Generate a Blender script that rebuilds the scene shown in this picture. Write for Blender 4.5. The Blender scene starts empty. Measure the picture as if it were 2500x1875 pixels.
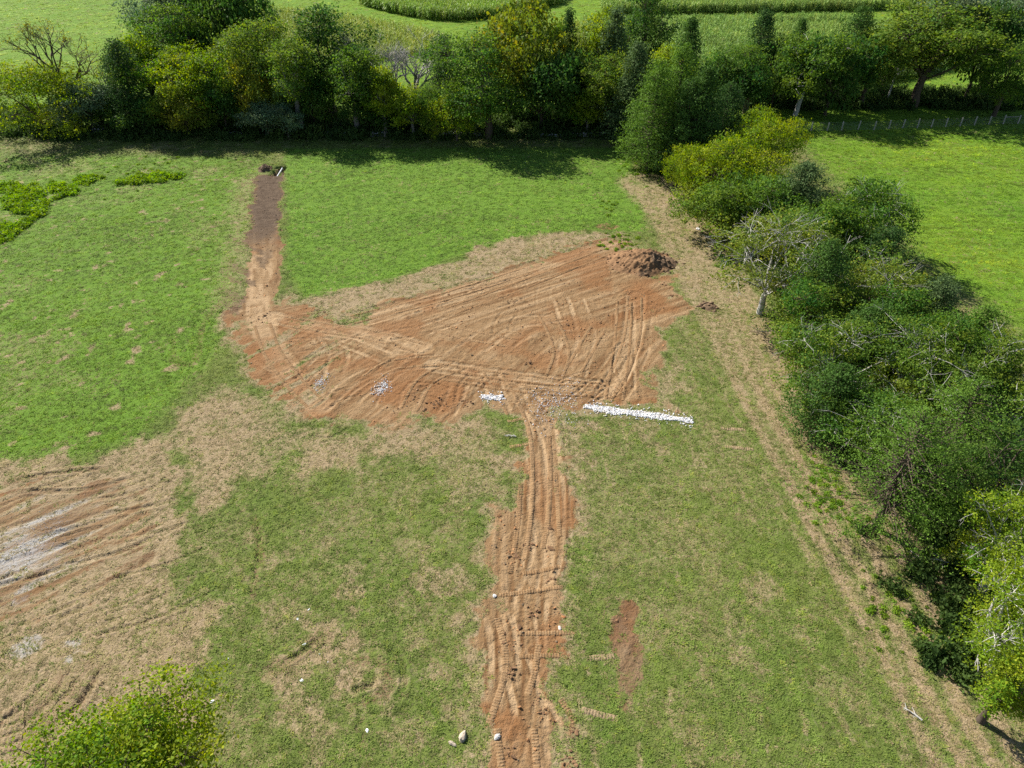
import bpy, math, random
import numpy as np
from mathutils import Vector

# ------------------------------------------------------------------ camera, sky, sun, exposure
S = bpy.context.scene
C = S.collection
CAM_H, PITCH, FPX = 38.0, math.radians(37.5), 1734.0      # FPX: focal length in pixels of a 2500 px wide frame
cam_d = bpy.data.cameras.new('camera')
cam_d.sensor_fit = 'HORIZONTAL'; cam_d.sensor_width = 36.0
cam_d.lens = 36.0 * FPX / 2500.0
cam_d.clip_start = 0.5; cam_d.clip_end = 9000
cam = bpy.data.objects.new('camera', cam_d); C.objects.link(cam)
cam.location = (0, 0, CAM_H); cam.rotation_euler = (math.pi / 2 - PITCH, 0, 0)
S.camera = cam

SUN_EL = math.radians(39)
SHADOW = np.array([0.72, -0.694])                           # ground direction in which shadows fall
W = bpy.data.worlds.new('World'); S.world = W; W.use_nodes = True
wn = W.node_tree.nodes; wl = W.node_tree.links
sky = wn.new('ShaderNodeTexSky'); sky.sky_type = 'NISHITA'; sky.sun_disc = False
sky.sun_elevation = SUN_EL; sky.sun_rotation = math.atan2(-SHADOW[0], -SHADOW[1])
sky.air_density = 1.0; sky.dust_density = 0.6; sky.ozone_density = 1.0
wl.new(sky.outputs[0], wn['Background'].inputs[0]); wn['Background'].inputs[1].default_value = 0.07
sun_d = bpy.data.lights.new('sun', 'SUN'); sun_d.energy = 5.0; sun_d.angle = math.radians(0.53)
sun_d.color = (1.0, 0.95, 0.86)
sun = bpy.data.objects.new('sun', sun_d); C.objects.link(sun)
_dir = Vector((SHADOW[0] * math.cos(SUN_EL), SHADOW[1] * math.cos(SUN_EL), -math.sin(SUN_EL)))
sun.rotation_euler = _dir.to_track_quat('-Z', 'Y').to_euler()
S.view_settings.view_transform = 'Standard'; S.view_settings.look = 'None'
S.view_settings.exposure = 0.92; S.view_settings.gamma = 1.0; S.view_settings.use_curve_mapping = False
S.render.engine = 'CYCLES'
S.cycles.max_bounces = 4; S.cycles.diffuse_bounces = 2; S.cycles.transmission_bounces = 3
S.cycles.transparent_max_bounces = 4; S.cycles.glossy_bounces = 1
S.cycles.use_denoising = False

# ------------------------------------------------------------------ numeric helpers
sP, cP = math.sin(PITCH), math.cos(PITCH)
def at(px, py, z=0.0):
    """world point at height z seen at photograph pixel px,py (2500 px wide)"""
    px = np.asarray(px, float); py = np.asarray(py, float)
    r = (937.5 - py) / FPX
    H = CAM_H - z
    d = H * (cP + r * sP) / (sP - r * cP)
    dep = d * cP + H * sP
    return (px - 1250.0) / FPX * dep, d
def height_between(base_y, top_y):
    _, d = at(1250, base_y)
    r = (937.5 - top_y) / FPX
    return CAM_H - float(d) * (sP - r * cP) / (cP + r * sP)
def px_per_m(x, d, z=0.0):                                  # in the 1024 px picture
    return FPX * 1024 / 2500 / (d * cP + (CAM_H - z) * sP)
K = 1.1302                                                  # the survey notes below were taken on a 2212 px copy
def ground_line(pts):
    p = np.array(pts, float) * K
    x, y = at(p[:, 0], p[:, 1])
    return np.stack([x, y], 1)

def hash2(ix, iy, seed):
    h = (ix.astype(np.int64) * 374761393 + iy.astype(np.int64) * 668265263 + seed * 974711) & 0xFFFFFFFF
    h = ((h ^ (h >> 13)) * 1274126177) & 0xFFFFFFFF
    h = h ^ (h >> 16)
    return (h & 0xFFFF) / 65535.0
def vnoise(x, y, seed=0):
    xi = np.floor(x); yi = np.floor(y); fx = x - xi; fy = y - yi
    fx = fx * fx * (3 - 2 * fx); fy = fy * fy * (3 - 2 * fy)
    xi = xi.astype(np.int64); yi = yi.astype(np.int64)
    a = hash2(xi, yi, seed); b = hash2(xi + 1, yi, seed); c = hash2(xi, yi + 1, seed); d = hash2(xi + 1, yi + 1, seed)
    return (a * (1 - fx) + b * fx) * (1 - fy) + (c * (1 - fx) + d * fx) * fy
def fbm(x, y, seed=0, oct=3):
    v = 0; a = 0.5; t = 0
    for k in range(oct):
        v = v + a * vnoise(x * 2 ** k + 17.3 * k, y * 2 ** k - 9.1 * k, seed + k); t += a; a *= 0.5
    return v / t
def sm(v, a, b):
    t = np.clip((v - a) / (b - a), 0, 1); return t * t * (3 - 2 * t)
def seg_dist(X, Y, P, closed=False):
    """distance, signed side and arc length along a polyline"""
    best = np.full(X.shape, 1e9); side = np.zeros(X.shape); arc = np.zeros(X.shape); s0 = 0.0
    n = len(P)
    for i in range(n if closed else n - 1):
        a = P[i]; b = P[(i + 1) % n]; e = b - a; L2 = e @ e + 1e-9; L = math.sqrt(L2)
        t = np.clip(((X - a[0]) * e[0] + (Y - a[1]) * e[1]) / L2, 0, 1)
        dx = X - a[0] - t * e[0]; dy = Y - a[1] - t * e[1]
        d = np.hypot(dx, dy); m = d < best
        best = np.where(m, d, best); side = np.where(m, np.sign(e[0] * dy - e[1] * dx), side); arc = np.where(m, s0 + t * L, arc)
        s0 += L
    return best, side, arc
def inside(X, Y, P):
    r = np.zeros(X.shape, bool); n = len(P)
    for i in range(n):
        a = P[i]; b = P[(i + 1) % n]
        if a[1] == b[1]: continue
        c = ((a[1] > Y) != (b[1] > Y)) & (X < (b[0] - a[0]) * (Y - a[1]) / (b[1] - a[1]) + a[0])
        r ^= c
    return r
def poly_sd(X, Y, P):
    """signed distance, positive inside, clipped far away"""
    out = np.full(X.shape, -30.0)
    m = (X > P[:, 0].min() - 12) & (X < P[:, 0].max() + 12) & (Y > P[:, 1].min() - 12) & (Y < P[:, 1].max() + 12)
    if m.any():
        x = X[m]; y = Y[m]
        d, _, _ = seg_dist(x, y, P, True)
        out[m] = np.where(inside(x, y, P), d, -d)
    return out
def smooth_line(P, n=8):
    P = np.asarray(P, float); out = []
    Q = np.vstack([2 * P[0] - P[1], P, 2 * P[-1] - P[-2]])
    for i in range(1, len(Q) - 2):
        for t in np.linspace(0, 1, n, endpoint=False):
            a, b, c, d = Q[i - 1], Q[i], Q[i + 1], Q[i + 2]
            out.append(0.5 * ((2 * b) + (c - a) * t + (2 * a - 5 * b + 4 * c - d) * t * t + (3 * b - a - 3 * c + d) * t ** 3))
    out.append(P[-1]); return np.array(out)

# ------------------------------------------------------------------ object helpers
def mesh_from(name, V, F4=None, F3=None, mat=None, cols=None, smooth=False):
    me = bpy.data.meshes.new(name)
    V = np.asarray(V, np.float32); loops = []; starts = []; k = 0
    if F4 is not None and len(F4):
        F4 = np.asarray(F4, np.int32); loops.append(F4.ravel()); starts.append(np.arange(len(F4)) * 4); k = len(F4) * 4
    if F3 is not None and len(F3):
        F3 = np.asarray(F3, np.int32); loops.append(F3.ravel()); starts.append(k + np.arange(len(F3)) * 3)
    L = np.concatenate(loops).astype(np.int32); St = np.concatenate(starts).astype(np.int32)
    me.vertices.add(len(V)); me.vertices.foreach_set('co', V.ravel())
    me.loops.add(len(L)); me.loops.foreach_set('vertex_index', L)
    me.polygons.add(len(St)); me.polygons.foreach_set('loop_start', St)
    if smooth: me.polygons.foreach_set('use_smooth', np.ones(len(St), bool))
    if cols:
        for nm, arr in cols.items():
            arr = np.asarray(arr, np.float32)
            if arr.ndim == 1:
                a = me.attributes.new(nm, 'FLOAT', 'POINT'); a.data.foreach_set('value', arr)
            else:
                if arr.shape[1] == 3: arr = np.hstack([arr, np.ones((len(arr), 1), np.float32)])
                a = me.attributes.new(nm, 'FLOAT_COLOR', 'POINT'); a.data.foreach_set('color', arr.ravel())
    if mat: me.materials.append(mat)
    me.update(); me.validate(); return me
def link(name, me, parent=None, loc=(0, 0, 0), rot=(0, 0, 0)):
    o = bpy.data.objects.new(name, me); C.objects.link(o); o.location = loc; o.rotation_euler = rot
    if parent: o.parent = parent
    return o
def tag(o, label=None, cat=None, group=None, kind=None):
    if label: o['label'] = label
    if cat: o['category'] = cat
    if group: o['group'] = group
    if kind: o['kind'] = kind
    return o

class Build:
    def __init__(s): s.v = []; s.q = []; s.t = []; s.c = []; s.n = 0
    def add(s, V, Q=None, T=None, col=(1, 1, 1)):
        V = np.asarray(V, float)
        if Q is not None and len(Q): s.q.append(np.asarray(Q) + s.n)
        if T is not None and len(T): s.t.append(np.asarray(T) + s.n)
        s.v.append(V); c = np.asarray(col, float)
        s.c.append(np.broadcast_to(c, (len(V), 3)) if c.ndim == 1 else c); s.n += len(V)
    def tube(s, P, R, sides=5, col=(1, 1, 1)):
        P = np.asarray(P, float); R = np.asarray(R, float); n = len(P)
        T = np.gradient(P, axis=0); T /= np.linalg.norm(T, axis=1, keepdims=True) + 1e-9
        ref = np.where(np.abs(T[:, 2:3]) > 0.9, np.array([[1.0, 0, 0]]), np.array([[0, 0, 1.0]]))
        A = np.cross(T, ref); A /= np.linalg.norm(A, axis=1, keepdims=True) + 1e-9; B = np.cross(T, A)
        an = np.arange(sides) * 2 * np.pi / sides
        V = P[:, None] + R[:, None, None] * (np.cos(an)[None, :, None] * A[:, None] + np.sin(an)[None, :, None] * B[:, None])
        i = np.arange(n - 1)[:, None] * sides; j = np.arange(sides)[None]; j2 = (j + 1) % sides
        Q = np.stack([i + j, i + j2, i + sides + j2, i + sides + j], -1).reshape(-1, 4)
        s.add(V.reshape(-1, 3), Q, None, col)
    def box(s, c, h, rz=0, col=(1, 1, 1)):
        V = np.array([[x, y, z] for x in (-1, 1) for y in (-1, 1) for z in (-1, 1)], float) * h
        ca, sa = math.cos(rz), math.sin(rz)
        V = np.stack([V[:, 0] * ca - V[:, 1] * sa, V[:, 0] * sa + V[:, 1] * ca, V[:, 2]], 1) + c
        s.add(V, [(0, 1, 3, 2), (4, 6, 7, 5), (0, 4, 5, 1), (2, 3, 7, 6), (0, 2, 6, 4), (1, 5, 7, 3)], None, col)
    def mesh(s, name, mat, smooth=False):
        return mesh_from(name, np.vstack(s.v), np.vstack(s.q) if s.q else None, np.vstack(s.t) if s.t else None, mat, {'tint': np.vstack(s.c)}, smooth)

# ------------------------------------------------------------------ materials
def new_mat(name):
    m = bpy.data.materials.new(name); m.use_nodes = True
    nt = m.node_tree; nt.nodes.clear(); return m, nt
def N(nt, t, **kw):
    n = nt.nodes.new(t)
    for k, v in kw.items(): setattr(n, k, v)
    return n
def leaf_mat(name, instancer=False, translucent=0.45, rough=0.65, spec=0.08, up=0.0):
    m, nt = new_mat(name); L = nt.links.new
    at_ = N(nt, 'ShaderNodeAttribute', attribute_name='tint')
    if instancer: at_.attribute_type = 'INSTANCER'
    geo = N(nt, 'ShaderNodeNewGeometry')
    nz = N(nt, 'ShaderNodeTexNoise'); nz.inputs['Scale'].default_value = 0.9; nz.inputs['Detail'].default_value = 2
    L(geo.outputs['Position'], nz.inputs['Vector'])
    mp = N(nt, 'ShaderNodeMapRange'); mp.inputs[1].default_value = 0.3; mp.inputs[2].default_value = 0.7
    mp.inputs[3].default_value = 0.8; mp.inputs[4].default_value = 1.2
    L(nz.outputs[0], mp.inputs[0])
    mul = N(nt, 'ShaderNodeMix', data_type='RGBA', blend_type='MULTIPLY'); mul.inputs[0].default_value = 1
    L(at_.outputs['Color'], mul.inputs[6]); L(mp.outputs[0], mul.inputs[7])
    p = N(nt, 'ShaderNodeBsdfPrincipled'); p.inputs['Roughness'].default_value = rough
    p.inputs['Specular IOR Level'].default_value = spec
    tr = N(nt, 'ShaderNodeBsdfTranslucent')
    if up:                                                   # fine blades shade like the sward they make up
        va = N(nt, 'ShaderNodeVectorMath', operation='MULTIPLY_ADD'); va.inputs[1].default_value = (.45, .45, .45); va.inputs[2].default_value = (0, 0, up)
        vn = N(nt, 'ShaderNodeVectorMath', operation='NORMALIZE'); L(geo.outputs['Normal'], va.inputs[0]); L(va.outputs[0], vn.inputs[0]); L(vn.outputs[0], p.inputs['Normal'])
    hs = N(nt, 'ShaderNodeHueSaturation'); hs.inputs['Hue'].default_value = 0.495; hs.inputs['Saturation'].default_value = 1.1; hs.inputs['Value'].default_value = 1.15
    mx = N(nt, 'ShaderNodeMixShader'); mx.inputs[0].default_value = translucent
    out = N(nt, 'ShaderNodeOutputMaterial')
    L(mul.outputs[2], p.inputs['Base Color']); L(mul.outputs[2], hs.inputs['Color']); L(hs.outputs[0], tr.inputs['Color'])
    L(p.outputs[0], mx.inputs[1]); L(tr.outputs[0], mx.inputs[2]); L(mx.outputs[0], out.inputs[0])
    return m
def tint_mat(name, rough=0.9, noise=6.0, lo=0.65, hi=1.25, bump=0.3, instancer=False):
    m, nt = new_mat(name); L = nt.links.new
    a = N(nt, 'ShaderNodeAttribute', attribute_name='tint')
    if instancer: a.attribute_type = 'INSTANCER'
    geo = N(nt, 'ShaderNodeNewGeometry')
    nz = N(nt, 'ShaderNodeTexNoise'); nz.inputs['Scale'].default_value = noise; nz.inputs['Detail'].default_value = 4
    L(geo.outputs['Position'], nz.inputs['Vector'])
    mp = N(nt, 'ShaderNodeMapRange'); mp.inputs[1].default_value = 0.3; mp.inputs[2].default_value = 0.7
    mp.inputs[3].default_value = lo; mp.inputs[4].default_value = hi; L(nz.outputs[0], mp.inputs[0])
    mul = N(nt, 'ShaderNodeMix', data_type='RGBA', blend_type='MULTIPLY'); mul.inputs[0].default_value = 1
    L(a.outputs['Color'], mul.inputs[6]); L(mp.outputs[0], mul.inputs[7])
    p = N(nt, 'ShaderNodeBsdfPrincipled'); p.inputs['Roughness'].default_value = rough; p.inputs['Specular IOR Level'].default_value = 0.2
    L(mul.outputs[2], p.inputs['Base Color'])
    if bump:
        b = N(nt, 'ShaderNodeBump'); b.inputs['Strength'].default_value = bump; b.inputs['Distance'].default_value = 0.05
        L(nz.outputs[0], b.inputs['Height']); L(b.outputs[0], p.inputs['Normal'])
    out = N(nt, 'ShaderNodeOutputMaterial'); L(p.outputs[0], out.inputs[0]); return m
M_LEAF = leaf_mat('leaf')
M_CEDAR = leaf_mat('cedar_foliage', translucent=0.3, rough=0.75)
M_BRUSH = leaf_mat('brush_leaf', instancer=True, translucent=0.4)
M_GRASS = leaf_mat('grass_blade', instancer=True, translucent=0.3, rough=0.7, up=.8)
M_CORN = leaf_mat('corn_leaf', instancer=True, translucent=0.3, rough=0.45)
M_BARK = tint_mat('bark', noise=9)
M_STONE = tint_mat('stone', noise=5, rough=0.85)
M_SOIL = tint_mat('soil', noise=7, rough=0.95, bump=0.6)
M_CLOD = tint_mat('clod', noise=9, rough=0.95, instancer=True)
M_WOOD = tint_mat('weathered_wood', noise=14)
M_WHITE = tint_mat('white_plastic', noise=3, lo=0.92, hi=1.03, rough=0.35, bump=0)
M_WIRE = tint_mat('galvanised_wire', noise=3, rough=0.5, bump=0)

# ------------------------------------------------------------------ survey of the ground (outlines of the bare and dry areas)
P_CLAY = ground_line([(600,640),(660,662),(720,700),(760,688),(850,662),(960,630),(1060,602),(1130,577),(1250,540),(1320,522),(1365,540),
    (1415,552),(1442,580),(1448,640),(1490,664),(1448,680),(1425,720),(1418,780),(1408,830),(1440,850),(1418,872),(1400,884),(1300,878),(1240,888),(1205,905),
    (1180,915),(1120,908),(1062,872),(1020,882),(990,890),(962,918),(905,892),(870,884),(832,902),(800,900),(735,918),(690,908),(642,884),(590,862),(552,832),
    (515,778),(500,748),(510,690),(520,650),(560,640)])
P_BACKTRACK = ground_line([(560,374),(611,374),(605,480),(608,560),(601,650),(520,655),(534,560),(540,480),(552,390)])
P_TRAIL = ground_line([(1118,895),(1150,950),(1133,1000),(1112,1060),(1080,1100),(1068,1150),(1062,1210),(1066,1260),(1050,1320),(1043,1370),(1050,1420),(1062,1470),
    (1044,1530),(1068,1590),(1080,1680),(1225,1680),(1214,1620),(1244,1570),(1250,1532),(1192,1480),(1202,1440),(1226,1390),(1216,1330),(1211,1270),(1216,1200),
    (1222,1140),(1226,1080),(1221,1000),(1212,950),(1210,895)])
P_STRAWBAND = ground_line([(612,610),(650,645),(760,628),(860,598),(940,573),(1040,533),(1130,508),(1200,497),(1280,497),(1345,505),(1400,545),(1330,560),(1130,590),(960,640),(760,700),(650,690)])
P_SCAR = ground_line([(-60,1035),(60,1030),(230,1030),(330,1062),(380,1085),(350,1150),(312,1208),(240,1290),(180,1300),(90,1350),(-60,1400)])
P_DRYLEFT = ground_line([(-60,1012),(200,985),(335,948),(420,990),(410,1090),(365,1170),(335,1250),(452,1325),(446,1450),(440,1520),(400,1600),(200,1700),(-60,1760)])
P_DRYMID = ground_line([(330,940),(440,850),(520,800),(620,880),(760,940),(900,905),(1090,890),(1130,960),(1090,1040),(960,1030),(820,1000),(640,1010),(560,1060),(450,1110),(380,1080)])
P_LUSHLEFT = ground_line([(-300,330),(560,340),(545,480),(520,600),(500,690),(470,760),(430,800),(385,850),(345,905),(290,950),(180,990),(-300,1020)])
P_BACKFIELD = ground_line([(615,320),(1340,320),(1400,420),(1390,500),(1280,500),(1130,515),(1040,540),(860,600),(660,645),(620,600)])
P_RIGHTFIELD = ground_line([(1640,235),(2600,235),(2900,760),(2260,760),(2000,560),(1760,340)])
P_BROWNR = ground_line([(1335,1290),(1372,1300),(1362,1370),(1395,1400),(1390,1500),(1360,1545),(1280,1545),(1268,1500),(1330,1490),(1345,1420),(1300,1380),(1240,1385),(1245,1365),(1325,1360)])
LANE = ground_line([(1400,400),(1470,470),(1530,590),(1610,720),(1690,870),(1790,1040),(1900,1220),(2030,1430),(2170,1700)])
P_WEEDS = ground_line([(-80,395),(120,392),(260,372),(400,378),(380,394),(250,398),(110,432),(80,470),(20,520),(-80,560)])
DITCH = ground_line([(-80,520),(30,470),(100,425),(260,385),(420,370)])
DRYPATCH = [(700,1160,60,.5),(760,1260,50,.55),(600,1330,60,.5),(690,1420,90,.75),(760,1460,70,.8),(820,1480,50,.7),(560,1240,40,.5),(880,1180,50,.45),(940,1260,60,.6),(900,1380,60,.5),(960,1140,50,.5),
    (330,1250,70,.8),(430,1330,50,.8),(640,1520,70,.5),(700,1590,60,.5),(960,1440,60,.55),(1000,1540,40,.5),(880,1600,60,.5),(1260,980,70,.7),(1330,960,60,.6),(1430,980,50,.6),(1380,930,50,.5),
    (1300,1110,35,.5),(1500,1000,60,.5),(1560,960,60,.6),(1450,820,60,.6),(1500,760,60,.5),(1580,1330,50,.45),(1640,1290,50,.5),(1600,1400,60,.5),(1720,1360,40,.4),(1830,1500,60,.4),(1500,1600,50,.4),
    (1450,640,50,.4),(1380,600,40,.4),(1490,690,40,.6),(1290,1240,40,.4),(1310,1180,40,.45),(1010,1040,60,.5),(880,1060,50,.4),(480,1180,40,.4),(540,1160,25,.6),(520,1230,30,.6),
    (470,370,60,.35),(60,320,90,.4),(130,360,60,.35),(1480,440,40,.6),(1460,520,50,.5)]

def base_height(x, y):
    return 0.35 * (fbm(x / 45 + 3, y / 45, 5, 2) - 0.5) + 0.10 * (fbm(x / 7, y / 7, 9, 2) - 0.5)

def survey(X, Y):
    """natural cover of the ground at world points: shares of clay, dry straw, dark soil, gravel, lush grass"""
    f = {}
    big = fbm(X / 9, Y / 9, 11, 3) - .5; mid = fbm(X / 2.2, Y / 2.2, 21, 3) - .5; fine = fbm(X / .55, Y / .55, 31, 2) - .5
    edge = mid * 2.2 + fine * 1.0
    sdc = poly_sd(X, Y, P_CLAY); clay = sm(sdc + edge * 2.3 + big * 1.5, -1.5, 1.5)
    tr = poly_sd(X, Y, P_TRAIL) + mid * 1.0 + fine * .5
    trail = sm(tr + edge * .8, -.9, 1.0); halo = np.maximum(sm(sdc + edge * 2, -2.4, .3), sm(tr + edge * .8, -2.2, .2))
    bt = poly_sd(X, Y, P_BACKTRACK) + mid * 2.0 + fine * 1.0
    back = sm(bt, -.4, .4)
    clay = np.maximum(np.maximum(clay, trail), back)
    brown = sm(poly_sd(X, Y, P_BROWNR) + edge * .7, -.3, .4)
    scar = sm(poly_sd(X, Y, P_SCAR) + edge * 1.6, -.6, 1.6)
    gstr = fbm((X * .79 + Y * .61) / 4.5, (Y * .79 - X * .61) / .5, 97, 3) - .5
    wl_lobe = sm(X, -9, -20) * sm(Y, 64, 54) * sm(Y, 40, 46); lob = fbm((X * .6 + Y * .8) / 4, (Y * .6 - X * .8) / .6, 98, 3) - .5
    clay = clay * (1 - wl_lobe * np.clip(.28 + lob * 2.4, 0, .8))
    # darker topsoil at the far end of the back track and over the scar on the left
    dark = back * sm(Y + mid * 6, 72, 83) + scar * (.34 + .5 * mid) + brown * .5
    clay = np.maximum(clay, np.maximum(brown * (.44 + 1.4 * mid), scar * (.46 + 1.5 * gstr)))
    # dry, flattened grass
    dry = np.zeros_like(X) + .23
    lush_l = sm(poly_sd(X, Y, P_LUSHLEFT) + edge * .9, -1.5, 1.5); back_f = sm(poly_sd(X, Y, P_BACKFIELD) + edge * .5, -.6, .8)
    right_f = sm(poly_sd(X, Y, P_RIGHTFIELD), -2, 2)
    far = sm(Y, 118, 124)
    lush = np.maximum.reduce([lush_l, back_f, right_f, far])
    dry = dry * (1 - lush) + lush * .07
    dry = dry + lush_l * .13 * sm(big, .02, .25)
    dry = dry * (0.55 + 1.2 * sm(mid + big * .8, -.3, .35))
    dl = sm(poly_sd(X, Y, P_DRYLEFT) + edge * 1.8, -1.2, 1.2); dm = sm(poly_sd(X, Y, P_DRYMID) + edge * 2.2, -1.8, 1.8)
    sb = sm(poly_sd(X, Y, P_STRAWBAND) + edge * 1.1, -.4, .8)
    dry = np.maximum(dry, np.maximum(dl * (.98 + .6 * mid), dm * (.72 + .8 * mid)))
    dry = np.maximum(dry, sb * (.85 + 1.1 * mid) * (1 - clay))
    dry = np.maximum(dry, halo * (.7 + .7 * mid))
    for (px, py, r, s) in DRYPATCH:
        cx, cy = at(px * K, py * K); rr = r * K / FPX * (cy * cP + CAM_H * sP)
        m = (np.abs(X - cx) < 2.2 * rr) & (np.abs(Y - cy) < 3 * rr)
        if m.any():
            q = np.hypot((X[m] - cx) / rr, (Y[m] - cy) / (rr * 1.25)) + mid[m] * 3.0 + big[m] * 1.2 + fine[m] * 1.0
            dry[m] = np.maximum(dry[m], s * 1.1 * sm(q, 1.3, -.1))
    # mown lane along the hedgerow with parallel straw stripes
    m = (X > 3) & (Y < 108)
    if m.any():
        d, s, arc = seg_dist(X[m], Y[m], smooth_line(LANE, 4)); sd = d * s + mid[m] * .8
        wid = 4.0
        lane = sm(d + mid[m] * 1.6, wid + 1.2, wid - .8)
        stripe = .5 + .5 * np.cos(sd * 2 * np.pi / 1.55)
        near = sm(Y[m], 62, 40)
        v = lane * ((.72 + .5 * mid[m]) * (1 - near) + near * (.30 + .72 * stripe * (.55 + .8 * fbm(arc / 5, sd, 77, 2))))
        dry[m] = np.maximum(dry[m] * (1 - lane * .6), v * (1 - right_f[m]))
    # faint seed rows on the right
    m = (X > 4) & (Y < 55)
    if m.any():
        d, s, arc = seg_dist(X[m], Y[m], smooth_line(LANE, 4)); sd = d * s
        rows = sm(np.cos(sd * 2 * np.pi / 2.3 + mid[m] * 3.5), .7, 1.0) * sm(fbm(arc / 2.0, sd / 2, 78, 3), .48, .66)
        dry[m] = np.maximum(dry[m], rows * .55)
    # small pale tufts in the left field
    spots = sm(fbm(X / .9, Y / 1.1, 91, 2), .74, .82) * lush_l
    dry = np.maximum(dry, spots * .75)
    # torn turf left of the back track
    d, s, arc = seg_dist(X, Y, P_BACKTRACK[4:9]); fringe = sm(d, 6.0, 1.0) * (Y > 58) * (Y < 101) * (X < P_BACKTRACK[:, 0].mean() + 3)
    tear = sm(fbm(X / 2.0, (Y + .75 * X) / .8, 93, 3) + fringe * .22, .60, .74) * fringe
    dry = np.maximum(dry, fringe * .45); clay = np.maximum(clay, tear * .50); dark = np.maximum(dark, tear * .7)
    gx, gy = at(np.array([-20, 60, 120]) * K, np.array([1230, 1180, 1140]) * K)
    gd, _, _ = seg_dist(X, Y, np.stack([gx, gy], 1))
    gravel = sm(gd + mid * 4 + gstr * 7 + fine * 1.5, 4.2, -1.) * scar * .62
    for (px, py, r) in ((10, 1290, 30), (60, 1390, 22), (165, 1390, 26), (150, 1420, 16), (165,1040,12)):
        cx, cy = at(px * K, py * K); rr = r * K / FPX * (cy * cP + CAM_H * sP)
        gravel = np.maximum(gravel, .5 * sm(np.hypot(X - cx, Y - cy) / rr + mid * 4 + fine * 2.2 + gstr * 2, 1.1, -.4))
    # trampled grass colonising the clay
    green_in = sm(fbm(X / 1.6, Y / 1.1, 41, 3), .62, .72) * (1 - trail) * (1 - back) * sm(X, 6, 22)
    clay = clay * (1 - green_in * .6)
    dry = np.maximum(dry, scar * .7)
    f.update(clay=np.clip(clay, 0, 1), trail=trail, back=back, dry=np.clip(dry, 0, 1), dark=np.clip(dark, 0, 1), gravel=gravel, lush=lush,
             lush_l=lush_l, right=right_f, far=far, mid=mid, big=big, fine=fine, scar=scar)
    return f

# ------------------------------------------------------------------ the ground: one sheet out to the horizon
def rows_y():
    ys = [-300, -120, -60, -25, -8, 3, 9, 13]
    y = 15.0
    while y < 3000:
        ys.append(y)
        if y < 118: y += 0.062 + 0.0011 * (y - 15) + 0.000007 * (y - 15) ** 2
        elif y < 260: y += 0.30 + (y - 118) * 0.012
        else: y *= 1.12
    ys.append(6000)
    return np.array(ys)
def cols_u():
    u = list(np.arange(-1.06, -.46, .0064)) + list(np.arange(-.46, .50, .0031)) + list(np.arange(.50, 1.0601, .0064))
    out = [1.12, 1.25, 1.5, 2, 3, 5, 9, 16]
    return np.array([-v for v in reversed(out)] + u + out)
YS = rows_y(); US = cols_u()
WID = .572 * np.maximum(YS, 5) + 16.7
GX = US[None] * WID[:, None]; GY = np.repeat(YS[:, None], len(US), 1)
nr, nc = GX.shape
X = GX.ravel(); Y = GY.ravel()
fl = survey(X, Y)
H = base_height(X, Y) * sm(np.abs(X) + np.abs(Y), 4000, 500)
fine_n = fl['fine']
H = H + fl['mid'] * .05 * (fl['clay'] * .7 + .3) + fine_n * .05 * (1 - fl['clay'] * .2)
tone = np.zeros_like(X)                                    # compacted (pale) or turned (deep) clay
rough = fbm(X / .3, Y / .3, 51, 2) - .5
H = H + fl['clay'] * rough * .085 + fl['clay'] * (fbm(X / .17, Y / .17, 55, 2) - .5) * .06
# windrows and ruts: each stroke presses two wheel or track ruts into the soil
def stamp(P, gauge=1.7, wheel=.38, depth=.05, pale=.35, both=True):
    global H, tone
    P = np.asarray(P)
    m = (X > P[:, 0].min() - 2) & (X < P[:, 0].max() + 2) & (Y > P[:, 1].min() - 2) & (Y < P[:, 1].max() + 2)
    idx = np.nonzero(m)[0]
    if not len(idx): return
    d, s, arc = seg_dist(X[idx], Y[idx], P); sd = d * s
    L = np.sum(np.hypot(*np.diff(P, axis=0).T))
    fade = sm(arc, 0, .8) * sm(arc, L, L - .8)
    wob = .12 * (vnoise(arc / 1.5, arc * 0 + gauge * 7.7, 61) - .5)
    for off in ((-gauge / 2, gauge / 2) if both else (0,)):
        q = np.abs(sd - off + wob)
        rut = sm(q, wheel * .62, wheel * .38); berm = np.exp(-((q - wheel * .72) / .10) ** 2)
        live = fade * sm(vnoise(arc / 1.7, arc * 0 + off * 3.1, 62) * .7 + vnoise(arc / .4, sd * 2.5, 68) * .3, .22, .75) * 1.2
        H[idx] += (-rut * depth + berm * depth * .9) * live
        tone[idx] += (rut * pale - berm * pale * .5) * live * .9
def scr(*pts): return smooth_line(ground_line(pts), 6)
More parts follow.
